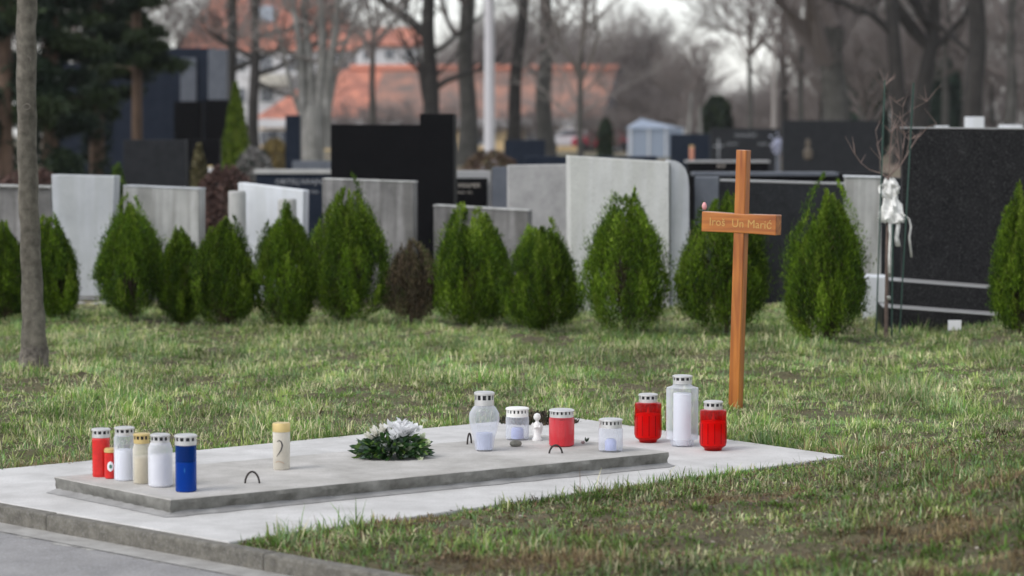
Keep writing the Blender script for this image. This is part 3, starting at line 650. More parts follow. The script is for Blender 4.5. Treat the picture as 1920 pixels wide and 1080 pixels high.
k = k_(266, 906); t = candle(266, 906, ZS, 'slim cream candle with pale gold lid, between the two white ones', [(14*k, 0), (16.5*k, 3*k), (16.5*k, 66*k), (14*k, 74*k), (14*k, 78*k)], m_creamcl, 15*k, 76*k, 19*k, m_capG, [([(13.5*k, 1*k), (13.5*k, 48*k)], m_cream, 'wax')])
k = k_(301, 912); candle(301, 912, ZS, 'wide milky white candle next to the blue one', [(18*k, 0), (23*k, 4*k), (23*k, 72*k), (20*k, 80*k), (18*k, 84*k)], m_milky, 18*k, 80*k, 20*k, m_capS, [([(20*k, 1*k), (20*k, 60*k)], m_wax, 'wax')])
k = k_(349, 921); t = candle(349, 921, ZS, 'deep blue candle with silver lid at the slab corner', cyl(20*k, 92*k, 2*k), m_blue, 20.5*k, 88*k, 20*k, m_capS, [([(18.5*k, 1*k), (18.5*k, 56*k)], m_bluefill, 'wax'), ([(18*k, 57*k), (18*k, 90*k)], plain('dark_blue_inside', (0.008, 0.02, 0.10), 0.5), 'empty_top')])
decal(t, 20*k, 42*k, R(-90), 2*k, 10*k, m_bluefill, 'emblem')
# single white candle with the brush mark
k = k_(528, 880); t = candle(528, 880, ZS, 'lone white printed candle with flat gold lid standing left of the bouquet', [(15*k, 0), (16*k, 2*k), (16.5*k, 74*k), (15*k, 76*k)], m_creamcl, cap_=False, fill=[([(15.4*k, 1*k), (15.8*k, 60*k), (15.8*k, 72*k)], plain('paper_white', (0.60, 0.57, 0.54), .6), 'wax')])
mb = MB(); mb.lathe([(16*k, 72*k), (17*k, 72*k), (17*k, 86*k), (16*k, 88.5*k), (1*k, 88.5*k)], 36, cap1=True); mb.build('lid', m_capG, t, smooth=True)
mb = MB(); pth = []
for i, (x, z, w_) in enumerate(((-7, 54, .5), (-3, 57, 1.0), (1, 54, 1.5), (3, 47, 1.9), (1, 40, 1.7), (-3, 33, 1.2), (-8, 26, .5))):
    rr_ = 16.4 * k; a = math.asin(x / 16.4) - math.pi / 2 - t.rotation_euler[2]; pth.append(((rr_ * math.cos(a)), rr_ * math.sin(a), z * k, w_))
mb.tube([p[:3] for p in pth], [p[3] * k * .8 for p in pth], 5); mb.build('printed_stroke', m_ink, t)
mb = MB(); pth = []
for x, z in ((-10, 15), (-5, 17), (1, 16), (6, 13)):
    a = math.asin(x / 16.4) - math.pi / 2 - t.rotation_euler[2]; pth.append((16.4*k * math.cos(a), 16.4*k * math.sin(a), z * k))
mb.tube(pth, .6*k, 4); mb.build('printed_stroke', m_inkb, t)
# middle group
k = k_(908, 845); candle(908, 845, ZS, 'clear round-shouldered bottle candle with tall silver lid right of the bouquet', [(13*k, 0), (17*k, 3*k), (20*k, 24*k), (25*k, 42*k), (29*k, 60*k), (28*k, 72*k), (22*k, 82*k), (17*k, 87*k), (17*k, 90*k)], m_clear, 18.5*k, 86*k, 26*k, m_capS, [([(14*k, 3*k), (16*k, 34*k)], m_blue_wax if False else plain('pale_wax', (.55, .58, .72), .5), 'wax')], name='bottle_candle')
k = k_(970, 824); candle(970, 824, ZS, 'squat clear jar candle with white screw lid behind the pebble', [(19*k, 0), (22*k, 3*k), (22*k, 42*k), (20*k, 46*k)], m_clear, 21*k, 43*k, 18*k, m_capW, [([(12*k, 2*k), (12*k, 20*k), (9*k, 23*k)], m_blue_wax, 'wax')], nh=20, name='jar_candle')
k = k_(1053, 836); t = candle(1053, 836, ZS, 'squat pink-red jar candle with silver lid behind an iron loop', [(20*k, 0), (24*k, 3*k), (24*k, 52*k), (22*k, 56*k)], m_pinkcl, 22.5*k, 54*k, 16*k, m_capS, [([(21*k, 1*k), (21*k, 50*k)], m_pinkfill, 'wax')], nh=20, name='jar_candle')
k = k_(1145, 846); candle(1145, 846, ZS, 'small clear jar candle with blue wax near the right end of the slab', [(20*k, 0), (23*k, 3*k), (23*k, 42*k), (21*k, 46*k)], m_clear, 21.5*k, 44*k, 18*k, m_capS, [([(11*k, 2*k), (11*k, 19*k), (7*k, 24*k)], m_blue_wax, 'wax')], nh=20, name='jar_candle')
# right group on the pad
def redjar(px, pyb, label, hh):
    k = k_(px, pyb, 0); b_ = hh / 91
    t = candle(px, pyb, 0.0, label, [(16*k, 0), (17*k, 4*k), (24*k, 9*k), (25*k, 12*k), (25*k, 72*k*b_), (24.4*k, 74.5*k*b_), (18*k, 76*k*b_)], m_red, 17.5*k, 75*k*b_, 17*k, m_capS, [([(22.5*k, 10*k), (22.5*k, 54*k*b_)], m_redfill, 'wax'), ([(3*k, 54*k*b_), (2*k, 62*k*b_), (.4*k, 67*k*b_)], plain('wick_cup', (.8, .35, .25), .5), 'wick')])
    mb = MB()
    for i in range(12):
        a = i * math.pi / 6; mb.tube([(25*k * math.cos(a), 25*k * math.sin(a), z * k) for z in (14, 30, 52)], .9*k, 5)
    mb.build('rib', m_red, t)
    return t
redjar(1215, 829, 'red ribbed jar candle left of the tall clear one on the pad', 91)
redjar(1337, 844, 'red ribbed jar candle nearest the foot of the wooden cross', 93)
k = k_(1279, 836, 0); t = candle(1279, 836, 0.0, 'tall clear candle jar with white candle inside between the two red jars', [(20*k, 0), (22*k, 3*k), (23*k, 12*k), (30.5*k, 14*k), (30.5*k, 108*k), (29.5*k, 111*k), (20*k, 113.5*k), (17.5*k, 116*k), (17*k, 120*k)], m_clear, 18*k, 118*k, 16*k, m_capS, [([(17*k, 2*k), (17*k, 99*k), (16*k, 100*k)], m_wax, 'candle_stick')])

# pebble, angel, fallen flower
mb = MB(); c = G(967, 837, ZS); mb.lathe([(0.003, 0), (0.018, 0.002), (0.0225, 0.009), (0.019, 0.017), (0.009, 0.0215), (0.001, 0.022)], 18, cap0=True, cap1=True)
o = mb.build('pebble', plain('pebble_stone', (0.17, 0.165, 0.14), 0.85, var=.3, scale=60), None, smooth=True); o.location = c; o.scale = (1, .7, 1); o.rotation_euler = (0, 0, .3); tag(o, 'flat grey-green pebble lying in front of the white-lidded jar', 'pebble')
c = G(1007, 826, ZS); k = k_(1007, 826); an = thing('angel_figurine', 'tiny white angel figurine between the clear jar and the pink-red jar', 'figurine', c)
mb = MB(); mb.lathe([(9*k, 0), (9.5*k, 3*k), (7*k, 8*k), (6.5*k, 20*k), (7.5*k, 28*k), (6*k, 33*k), (3*k, 36*k), (3*k, 38*k), (6*k, 41*k), (7*k, 45*k), (5.5*k, 50*k), (1*k, 52*k)], 20, cap0=True, cap1=True)
mb.tube([(5*k, -4*k, 29*k), (4*k, -8*k, 25*k), (0, -9*k, 27*k)], [2.2*k, 1.8*k, 1.5*k], 7); mb.tube([(-5*k, -4*k, 29*k), (-4*k, -8*k, 25*k), (0, -9*k, 27*k)], [2.2*k, 1.8*k, 1.5*k], 7)
m_porc = plain('white_porcelain', (0.74, 0.73, 0.72), 0.35); mb.build('body', m_porc, an, smooth=True)
for s_ in (-1, 1):
    mb = MB(); mb.prism([(s_ * x * k, 4*k, z * k) for x, z in ((2, 14), (8, 12), (11, 20), (11, 30), (8, 34), (2, 28))], Vector((0, 1.6*k, 0))); mb.build('wing', m_porc, an)
m_petal = col_mat('petals', 0.5, 0.35); m_leaf = col_mat('bouquet_leaves', 0.45, 0.15)
def leafy(n, gen, seed):
    """pointed leaves: gen(r) gives base, direction, length, width, colour"""
    r_ = rng(seed); V = []; Cc = []; Fq = []
    for i in range(n):
        B, D, l_, w_, c = gen(r_); D = D / np.linalg.norm(D); S = np.cross(D, r_.normal(0, 1, 3)); S /= np.linalg.norm(S); U = np.cross(S, D)
        cup = 0.22 * w_; o_ = len(V)
        V += [B, B + D*l_*.35 + S*w_/2 + U*cup, B + D*l_*.72 + S*w_*.38 + U*cup, B + D*l_, B + D*l_*.72 - S*w_*.38 + U*cup, B + D*l_*.35 - S*w_/2 + U*cup, B + D*l_*.5]
        Fq += [(o_, o_+1, o_+2, o_+6), (o_+6, o_+2, o_+3, o_+4), (o_, o_+6, o_+4, o_+5)]; Cc += [c] * 7
    return np.array(V), np.array(Fq), np.array(Cc)
c = G(735, 858, ZS); k = 1 / sc_at(c.y)
bq = thing('flower_bouquet', 'low grave bouquet of white lilies on dark green leaves lying on the slab', 'flowers', c)
def g_leaf(r_):
    a = r_.uniform(0, 6.28); rad = math.sqrt(r_.uniform(0, 1)); u = r_.uniform(0, 1)
    B = np.array([math.cos(a) * rad * 62*k, math.sin(a) * rad * 38*k, (6 + 38 * math.sqrt(max(0, 1 - rad * rad)) * u) * k])
    D = np.array([math.cos(a) * (.5 + rad), math.sin(a) * (.5 + rad), r_.uniform(-.45, .8) * (1.25 - rad)]) + r_.normal(0, .3, 3)
    cc = np.array([[.025, .06, .022], [.045, .11, .028], [.12, .21, .04], [.10, .14, .11], [.20, .24, .16]])[r_.choice(5, p=[.36, .26, .14, .16, .08])] * r_.uniform(.7, 1.3)
    return B, D, r_.uniform(12, 26) * k, r_.uniform(5, 11) * k, cc
v, f_, cc = leafy(760, g_leaf, 3); v[:, 2] = np.maximum(v[:, 2], 0.001); np_obj('foliage', v, f_, m_leaf, bq, cc)
for i, (x, z, y, sz, hue) in enumerate(((2, 62, 0, 15, 0), (16, 66, 2, 15, 0), (30, 53, -8, 18, 0), (42, 60, 0, 14, 0), (-12, 58, 4, 13, 1), (-28, 52, -4, 13, 1), (-44, 44, 0, 10, 1), (-14, 32, -30, 8, 0), (-8, 24, -34, 6, 0), (58, 44, 4, 9, 2), (66, 34, -6, 8, 2), (20, 56, -14, 16, 0), (8, 48, -16, 14, 0), (-36, 12, -30, 5, 2), (62, 74, 20, 6, 2), (54, 8, -34, 5, 2))):
    def g_pet(r_):
        a = r_.uniform(0, 6.28); D = np.array([math.cos(a) * .8, math.sin(a) * .8 - .35, .75 + r_.normal(0, .25)]); bc = [(.90, .90, .91), (.82, .80, .72), (.70, .76, .54)][hue]
        return np.array([x*k, y*k, (z - 8) * k]) + r_.normal(0, 1.2*k, 3), D, sz * 1.25 * k * r_.uniform(.85, 1.25), sz * .75 * k, np.array(bc) * r_.uniform(.85, 1.05)
    v, f_, cc = leafy(11, g_pet, 50 + i); np_obj('flower', v, f_, m_petal, bq, cc)
mb = MB(); r_ = random.Random(8)
for i in range(14):
    a = r_.uniform(0, 6.28); q_ = Vector((math.cos(a) * 30*k, math.sin(a) * 20*k, 30*k)); mb.tube([Vector((0, 0, 10*k)), q_, q_ * 1.6 + Vector((0, 0, r_.uniform(5, 30) * k))], [1.2*k, .8*k, .4*k], 4)
mb.build('stems', m_leafg, bq)
c = G(1097, 832, ZS); k = 1 / sc_at(c.y); fl = thing('fallen_flower', 'fallen pale pink flower with a dark green leaf right of the pink-red jar', 'flower', c)
def g1(r_): return np.array([0, 0, 2*k]), np.array([-1 + r_.normal(0, .4), r_.normal(0, .8), .5 + r_.normal(0, .3)]), 9*k, 6*k, np.array([.74, .62, .62])
v, f_, cc = leafy(8, g1, 5); np_obj('flower', v, f_, m_petal, fl, cc)
def g2(r_): return np.array([2*k, 0, 3*k]), np.array([.2 + r_.normal(0, .35), r_.normal(0, .3), 1.0]), 11*k, 4.5*k, np.array([.05, .09, .05])
v, f_, cc = leafy(5, g2, 6); np_obj('leaf', v, f_, m_leaf, fl, cc)

# ------------------------------------------------------------------ headstones
m_lgt = stone_mat('pale_grey_stone', (0.37, 0.385, 0.41), (0.48, 0.495, 0.52), streak=.12, speck=.25, scale=2.5)
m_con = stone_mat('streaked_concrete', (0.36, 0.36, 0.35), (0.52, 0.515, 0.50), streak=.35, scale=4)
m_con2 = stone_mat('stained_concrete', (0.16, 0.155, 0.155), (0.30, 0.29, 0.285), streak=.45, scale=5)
m_crm = stone_mat('cream_stone', (0.55, 0.55, 0.535), (0.64, 0.64, 0.62), streak=.1, speck=.4, scale=5, spec_col=(.3, .3, .29))
m_mott = stone_mat('mottled_stone', (0.27, 0.265, 0.26), (0.42, 0.41, 0.40), speck=.3, scale=6)
m_white = stone_mat('white_marble', (0.60, 0.62, 0.66), (0.72, 0.74, 0.78), streak=.1, scale=3)
m_post = stone_mat('grey_post_stone', (0.33, 0.33, 0.32), (0.42, 0.415, 0.40), scale=5)
m_blk = stone_mat('black_granite', (0.003, 0.003, 0.004), (0.005, 0.005, 0.006), rough=.6, scale=8)
m_spk = stone_mat('speckled_black_granite', (0.009, 0.009, 0.010), (0.015, 0.015, 0.016), speck=.5, rough=.6, scale=10, spec_col=(.075, .075, .075))
m_dk = stone_mat('dark_granite', (0.014, 0.015, 0.017), (0.024, 0.026, 0.029), speck=.2, rough=.6, scale=8, spec_col=(.12, .12, .13))
m_dkb = stone_mat('blue_black_granite', (0.011, 0.016, 0.027), (0.018, 0.024, 0.038), rough=.6, scale=5)
m_mid = stone_mat('blue_grey_granite', (0.07, 0.08, 0.10), (0.11, 0.12, 0.145), rough=.5, scale=5)
for _m in (m_blk, m_spk, m_dk, m_dkb): P(_m).inputs['Specular IOR Level'].default_value = 0.08
m_edge = plain('polished_pale_edge', (0.32, 0.32, 0.32), .4)
m_txt = plain('grey_lettering', (0.30, 0.31, 0.33), .5); m_txt2 = plain('pale_lettering', (0.42, 0.38, 0.34), .5)
GS = 'gravestones behind the shrub row'
def stone(name, label, poly, Y, th, mat, rot=-0.12, cat='gravestone', group=GS, bevel=.006, part='tablet', smooth=False, root=None):
    """upright slab whose front outline is given at distance Y; real size and thickness"""
    cx = sum(p[0] for p in poly) / len(poly); base = at(cx, 400, Y); X0 = base.x
    if root is None: root = thing(name, label, cat, (X0, Y, ground_z(X0, Y)), 0, group)
    root['rot'] = rot; root['X0'] = X0
    pts = [on(p[0], p[1], X0, Y, rot) if p[1] is not None else None for p in poly]
    pts = [p - root.location for p in pts]
    mb = MB(); mb.prism(pts[::-1] if False else pts, Vector((-math.sin(rot) * th, math.cos(rot) * th, 0))); mb.build(part, mat, root, bevel=bevel)
    return root
def rect(x0, x1, yl, yr, Y):   # outline counter-clockwise from bottom left, feet on the ground
    yb = YH + H * F / Y + 6
    return [(x0, yb), (x1, yb), (x1, yr), (x0, yl)]
def words(root, s, px, py, Y, size_px, mat, off=0.004):
    rot = root['rot']; p = on(px, py, root['X0'], Y, rot) + Vector((math.sin(rot), -math.cos(rot), 0)) * off
    o = text_mb(s, size_px / sc_at(Y), 0.002).build('lettering', mat, root); o.location = p - root.location; o.rotation_euler = (0, 0, rot); return o
def top_edge(root, x0, x1, yl, yr, Y, th, mat, hp=3, part='coping', dy=0.02):
    """coping laid on the tablet, a little proud of it"""
    rot = root['rot']; X0 = root['X0']; n_ = Vector((math.sin(rot), -math.cos(rot), 0))
    a = [on(x, y, X0, Y, rot) + n_ * dy - root.location for x, y in ((x0, yl), (x1, yr), (x1, yr - hp), (x0, yl - hp))]
    mb = MB(); mb.prism(a, -n_ * (th + 2 * dy)); mb.build(part, mat, root, bevel=.003)
# front row, left to right
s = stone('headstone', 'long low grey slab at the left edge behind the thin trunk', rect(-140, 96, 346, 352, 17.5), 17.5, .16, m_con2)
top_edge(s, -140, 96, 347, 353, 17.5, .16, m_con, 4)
s = stone('headstone', 'tall pale blue-grey slab, plain, right of the thin trunk', [(105, 556), (206, 556), (215, 330), (96, 327)], 16.6, .14, m_lgt)
stone('headstone', '', rect(88, 236, 566, 570, 16.4), 16.4, .5, m_mott, part='plinth', root=s)
s = stone('headstone', 'streaked concrete slab with pale top behind the broad thuja', rect(231, 373, 350, 355, 16.9), 16.9, .18, m_con)
top_edge(s, 231, 374, 350, 356, 16.9, .18, m_lgt, 3, dy=.004)
s = stone('headstone', 'bright white leaning slab with slanting top edge', [(452, 590), (566, 590), (569, 357), (446, 342)], 17.4, .12, m_white, rot=-0.25)
for x0, x1, yt, lb in ((428, 461, 353, 'round grey stone post left of the white slab'), (521, 556, 366, 'round grey stone post before the right end of the white slab')):
    Yp = 16.9; a = at(x0, yt, Yp); b_ = at(x1, yt, Yp); c = (a + b_) / 2; rr_ = (b_.x - a.x) / 2
    t = thing('stone_post', lb, 'post', (c.x, Yp, ground_z(c.x, Yp)), 0, 'round stone posts in front of the white slab')
    mb = MB(); mb.lathe([(rr_, -.05), (rr_, c.z - .02), (rr_ * .96, c.z - .004), (rr_ * .9, c.z)], 28, cap1=True); mb.build('shaft', m_post, t, smooth=True)
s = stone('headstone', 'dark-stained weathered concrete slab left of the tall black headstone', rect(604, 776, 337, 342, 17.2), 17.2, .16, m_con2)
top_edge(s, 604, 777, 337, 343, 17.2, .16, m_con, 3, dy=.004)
s = stone('headstone', 'tall black polished headstone with a raised step at its right', [(620, 520), (851, 520), (850, 213), (787, 213), (787, 234), (620, 233)], 20.5, .22, m_blk, rot=-.1)
stone('headstone', '', rect(590, 870, 506, 508, 20.2), 20.2, .6, m_dk, part='plinth', root=s)
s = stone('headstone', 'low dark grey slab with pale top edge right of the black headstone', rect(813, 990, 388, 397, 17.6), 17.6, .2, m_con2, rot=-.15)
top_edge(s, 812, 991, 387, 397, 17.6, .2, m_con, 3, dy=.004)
s = stone('headstone', 'small black inscribed headstone in a light grey frame', rect(842, 920, 320, 320, 22.5), 22.5, .12, m_edge, rot=0, part='frame')
stone('headstone', '', [(848, 470), (914, 470), (914, 334), (848, 334)], 22.43, .05, m_blk, rot=0, root=s, part='panel')
s['X0'] = at(881, 400, 22.5).x; words(s, 'KRAMER', 880, 348, 22.42, 11, m_txt2); words(s, 'IVAN  1931', 872, 361, 22.42, 6, m_txt2)
s = stone('headstone', 'dark blue-grey plain headstone between the framed one and the mottled slab', rect(922, 985, 313, 313, 24), 24, .15, m_mid, rot=0)
s = stone('headstone', 'mottled grey concrete slab behind, left of the large cream headstone', rect(953, 1072, 310, 308, 18.8), 18.8, .2, m_mott, rot=.05)
poly = [(1070, 620), (1255, 620), (1255, 303), (1068, 292)]
s = stone('headstone', 'large cream headstone with a rounded right shoulder tinted a shaded blue-grey', poly, 16.3, .28, m_crm, rot=.06)
c_ = [(1257, 300), (1268, 302), (1277, 307), (1285, 316), (1290, 330), (1292, 350), (1293, 620), (1257, 620)]
stone('headstone', '', c_[::-1], 16.36, .26, m_lgt, rot=.06, part='shoulder', root=s, bevel=0.0)  # rounded side of the same stone, its shading painted as bluer grey
# right part
s = stone('headstone', 'wide low black headstone with a bright top edge behind the cross', rect(1318, 1592, 338, 346, 16.8), 16.8, .14, m_dk, rot=-.1)
top_edge(s, 1350, 1590, 340, 347, 16.8, .14, m_edge, 4, dy=.004)
s = stone('stone_pillar', 'narrow dark grey pillar at the left end of the wide black headstone', rect(1302, 1347, 332, 332, 16.5), 16.5, .2, m_mid, rot=-.1, cat='pillar')
s = stone('headstone', 'plain light grey streaked slab left of the tied sapling', rect(1584, 1652, 331, 333, 16.2), 16.2, .16, m_con, rot=-.1)
top_edge(s, 1582, 1654, 332, 334, 16.2, .16, m_white, 3, dy=.01)
s = stone('headstone', 'dark headstone glimpsed between the light grey slab and the huge speckled one', rect(1648, 1716, 334, 334, 17.5), 17.5, .2, m_dk, rot=-.1)
s = stone('headstone', 'huge speckled black granite headstone at the right edge', rect(1692, 2060, 241, 244, 14.9), 14.9, .16, m_spk, rot=-.08)
top_edge(s, 1691, 2062, 241, 244, 14.9, .16, m_edge, 3, dy=.004)
for i, (yt, Yq, x0) in enumerate(((528, 14.6, 1668), (578, 14.35, 1655))):
    yb = YH + H * F / Yq + 6
    stone('headstone', '', [(x0, yb), (2060, yb), (2060, yt + 30), (x0, yt)], Yq, .3 if i == 0 else .55, m_spk, rot=-.08, part='plinth_step', root=s, bevel=.006)
    s['X0'] = at((x0 + 2060) / 2, 400, Yq).x
    top_edge(s, x0, 2062, yt - 1, yt + 29, Yq, .3, m_edge, 2.5, part='step_edge', dy=.003)
# white tag on the plinth
p = at(1790, 610, 14.0); o = MB(); o.box(-.036, .036, -.006, .006, -.028, .028); o = o.build('paper_tag', m_wax, None, bevel=.002); o.location = p; tag(o, 'small white square card on the speckled headstone plinth near the grass', 'card')
mb = MB(); mb.tube([(0, .004, -.02), (0, .004, -.2)], .003, 5); mb.build('stick', m_iron, o)
# small white blocks on top of / behind the huge stone
for x0, x1, yt, Yq, lb in ((1814, 1846, 219, 21, 'pale grey block headstone peeping over the huge speckled one'), (1878, 1918, 234, 22, 'white headstone top just right of the pale block'), (1757, 1780, 236, 22.5, 'tiny white headstone top left of the pale block')):
    stone('headstone', lb, rect(x0, x1, yt, yt, Yq), Yq, .15, m_white, rot=0)
s = stone('stone_block', 'white stone block low behind the tied sapling', [(1618, 620), (1664, 620), (1664, 520), (1618, 518)], 15.2, .3, m_white, rot=-.1, cat='stone block')
# middle distance, left
GM = 'dark gravestones in the middle distance'
s = stone('headstone', 'dark slate headstone above the streaked concrete slab', rect(231, 348, 262, 262, 27), 27, .2, m_dk, rot=0, group=GM)
s = stone('headstone', 'black headstone right of the slate one, before the conifer', rect(349, 412, 262, 262, 29), 29, .2, m_blk, rot=0, group=GM)
s = stone('headstone', 'wide dark inscribed headstone with grey coping behind the white slab', rect(480, 622, 326, 326, 25), 25, .25, m_dkb, rot=0, group=GM)
top_edge(s, 476, 624, 326, 326, 25, .25, m_post, 8)
words(s, 'OBITELJ KRAJN', 560, 341, 24.99, 13, m_txt); words(s, '1924 - 1987', 600, 360, 24.99, 8, m_txt)
s = stone('headstone', 'narrow dark blue pillar headstone left of the pale multi-stem tree', rect(535, 562, 216, 216, 40), 40, .3, m_dkb, rot=0, group=GM)
s = stone('headstone', 'low dark tomb at the foot of the pale multi-stem tree', rect(548, 622, 302, 302, 34), 34, .3, m_mid, rot=0, group=GM)
s = stone('headstone', 'low dark ledge tomb between the grey trunks and the leaf heap', rect(945, 1022, 262, 262, 55), 55, .4, m_dkb, rot=0, group=GM)
s = stone('headstone', 'long dark headstone hidden behind the large cream one', rect(985, 1232, 293, 293, 32), 32, .3, m_dkb, rot=0, group=GM)
for x0, x1, yt, Yq, mt, lb in ((100, 200, 118, 62, m_dkb, 'dark tomb wall deep in the shade, leftmost'), (196, 322, 92, 60, m_dkb, 'tall blue-black tomb wall left of the grey panels'), (322, 392, 90, 58, m_dkb, 'tall dark tomb with an inset lighter grey panel'), (390, 424, 92, 57, m_mid, 'narrow grey tomb pillar left of the twin dark trunks'), (326, 376, 190, 50, m_blk, 'black cube-like tomb before the tall tombs'), (383, 428, 187, 50, m_blk, 'black tomb block beside the conifer')):
    s = stone('tomb', lb, rect(x0, x1, yt, yt, Yq), Yq, .5, mt, rot=0, cat='tomb', group='tall dark tombs under the evergreens')
    if x0 == 322:
        stone('tomb', '', [(338, 330), (368, 330), (368, 108), (338, 108)], Yq - .05, .04, m_mid, rot=0, part='panel', root=s)
# right middle distance
s = stone('headstone', 'dark headstone left of the one engraved with a cross', rect(1257, 1334, 251, 251, 66), 66, .3, m_dkb, rot=0, group=GM)
s = stone('headstone', 'black headstone engraved with a cross and faint names', rect(1333, 1462, 240, 241, 62), 62, .3, m_dk, rot=0, group=GM)
words(s, 'KOVAČIĆ', 1398, 254, 62, 9, m_txt); words(s, 'STJEPAN', 1372, 270, 62, 6, m_txt); words(s, 'MARIJA', 1430, 270, 62, 6, m_txt)
pc_ = on(1347, 277, s['X0'], 62, 0) - s.location; q_ = 1 / sc_at(62); mb = MB(); mb.box(pc_.x - 1.3*q_, pc_.x + 1.3*q_, -.02, .004, pc_.z - 20*q_, pc_.z + 17*q_); mb.box(pc_.x - 9*q_, pc_.x + 9*q_, -.024, .004, pc_.z + 2*q_, pc_.z + 4.5*q_); mb.build('engraved_cross', m_txt, s)
s = stone('headstone', 'large black headstone with a faint bust relief left of the sapling', rect(1468, 1652, 226, 226, 52), 52, .3, m_dk, rot=0, group=GM)
pc_ = on(1515, 270, s['X0'], 52, 0) - s.location; q_ = 1 / sc_at(52); mb = MB(); mb.lathe([(3*q_, -30*q_), (8*q_, -26*q_), (9*q_, -12*q_), (3*q_, -7*q_), (5*q_, -1*q_), (4*q_, 7*q_), (.5*q_, 10*q_)], 16, (0, 0, 0), cap0=True); o = mb.build('relief', plain('bronze_relief', (.10, .08, .06), .5), s, smooth=True); o.location = pc_; o.scale = (1, .3, 1)
s = stone('headstone', 'low black ledge headstone with pale edge left of the cross top', rect(1290, 1441, 305, 305, 30), 30, .3, m_blk, rot=0, group=GM)
top_edge(s, 1286, 1443, 305, 305, 30, .3, m_edge, 4); words(s, 'M P', 1352, 312, 29.99, 10, m_txt2)
s = stone('headstone', 'long black ledge headstone behind the wide black one', rect(1310, 1572, 330, 330, 21), 21, .3, m_blk, rot=0, group=GM)
top_edge(s, 1300, 1572, 330, 330, 21, .3, m_mid, 7)
s = stone('headstone', 'thin black ledge above the light grey slab by the sapling', rect(1536, 1668, 325, 325, 24), 24, .3, m_blk, rot=0, group=GM)
# a votive candle and vase far away
for px, py, Yq, col, lb, hp in ((1297, 300, 55, (.65, .28, .18), 'orange grave candle before the dark stones, left of the cross top', 24), (395, 330, 28, (.7, .7, .7), 'white grave candle beside the brown hedge', 17)):
    p = at(px, py, Yq); k = 1 / sc_at(Yq); t = thing('distant_candle', lb, 'candle', (p.x, Yq, p.z)); mb = MB(); mb.lathe([(3.5*k, 0), (4*k, 2*k), (4*k, hp*k)], 14, cap0=True, cap1=True); mb.build('jar', plain('distant_wax', col, .5), t, smooth=True)
    mb = MB(); mb.lathe([(4.4*k, hp*k), (4.4*k, (hp + 3)*k)], 14, cap0=True, cap1=True); mb.build('lid', m_capG, t)
    mb = MB(); g0 = -p.z
    mb.box(-.12, .12, -.1, .1, g0, -.001); mb.build('stand', m_dk, t)
# white vase with flowers at the engraved stone
p = at(1457, 272, 58); k = 1 / sc_at(58); t = thing('white_flowers', 'bunch of bluish-white flowers at the right edge of the engraved stone', 'flowers', (p.x, 58, 0)); t.location.z = 0
def gw(r_): return np.array([r_.normal(0, 4*k), r_.normal(0, 4*k), p.z + r_.normal(0, 7*k)]), r_.normal(0, 1, 3), 7*k, 5*k, np.array([.55, .57, .70]) * r_.uniform(.7, 1.2)
v, f_, cc = leafy(90, gw, 9); np_obj('blossom', v, f_, m_petal, t, cc); mb = MB(); mb.tube([(2*k, 0, 0), (2*k, 0, p.z)], [6*k, 3*k], 10); mb.build('vase', m_mid, t)

# ------------------------------------------------------------------ tied sapling with stakes
YS = G(1665, 640).y; c = at(1665, 400, YS); c.z = ground_z(c.x, YS); sp = thing('tied_sapling', 'leafless sapling tied with white cloth to green stakes', 'sapling', c)
def q2(px, py, dy=0.0): return at(px, py, YS + dy) - c
m_sap = plain('sapling_bark', (0.17, 0.12, 0.10), .8, var=.3, scale=30); m_stk = plain('dark_green_stake', (0.02, 0.06, 0.045), .5); m_twig = plain('pale_brown_twig', (0.20, 0.14, 0.12), .7)
mb = MB(); mb.tube([q2(1661, 645), q2(1662, 560), q2(1664, 450), q2(1667, 380), q2(1666, 330)], [.011, .010, .010, .009, .010], 8)
mb.build('stem', m_sap, sp, smooth=True)
mb = MB()
for pth, r0 in (([(1666, 335), (1652, 325), (1630, 318), (1614, 305), (1603, 289)], .007), ([(1667, 332), (1676, 322), (1690, 308), (1700, 290), (1718, 262), (1740, 238), (1756, 232)], .008), ([(1690, 308), (1693, 280), (1697, 252), (1690, 238), (1678, 240)], .005), ([(1667, 330), (1668, 290), (1672, 250), (1673, 205), (1668, 180)], .007), ([(1672, 250), (1688, 222), (1710, 205), (1738, 190)], .004), ([(1668, 180), (1680, 192), (1693, 200), (1692, 240)], .004), ([(1668, 330), (1676, 318), (1687, 300), (1684, 270), (1681, 235)], .006), ([(1664, 330), (1652, 300), (1646, 270), (1642, 245)], .004), ([(1700, 290), (1705, 262), (1704, 240)], .004), ([(1662, 178), (1656, 165), (1660, 158)], .003)):
    R1 = random.Random(len(pth) + int(pth[-1][0])); P_ = [q2(x, y, R1.uniform(-.04, .04)) for x, y in pth]; mb.tube(P_, [r0 * .5 * (1 - .7 * i / len(P_)) for i in range(len(P_))], 5)
    for j in range(7):
        i = R1.randrange(1, len(P_)); a = P_[i]; mb.tube([a, a + Vector((R1.uniform(-.07, .07), R1.uniform(-.05, .05), R1.uniform(.02, .10)))], [.002, .0008], 3)
mb.build('branches', m_twig, sp, smooth=True)
for a, b_, r0 in (((1659, 150), (1642, 640), .0042), ((1713, 155), (1686, 640), .0042), ((1674, 420), (1672, 640), .005)):
    mb = MB(); mb.tube([q2(*a, -.05), q2(*b_, -.05)], r0, 7); mb.build('stake', m_stk, sp, smooth=True)
m_cloth = plain('off_white_cloth', (0.80, 0.79, 0.76), .9, var=.2, scale=35, bump=.6)
mb = MB(); r_ = random.Random(2); vs = []; fs = []; n = 28; prof = [(335, 12), (345, 17), (352, 14), (362, 20), (372, 15), (385, 22), (398, 27), (410, 30), (418, 24)]
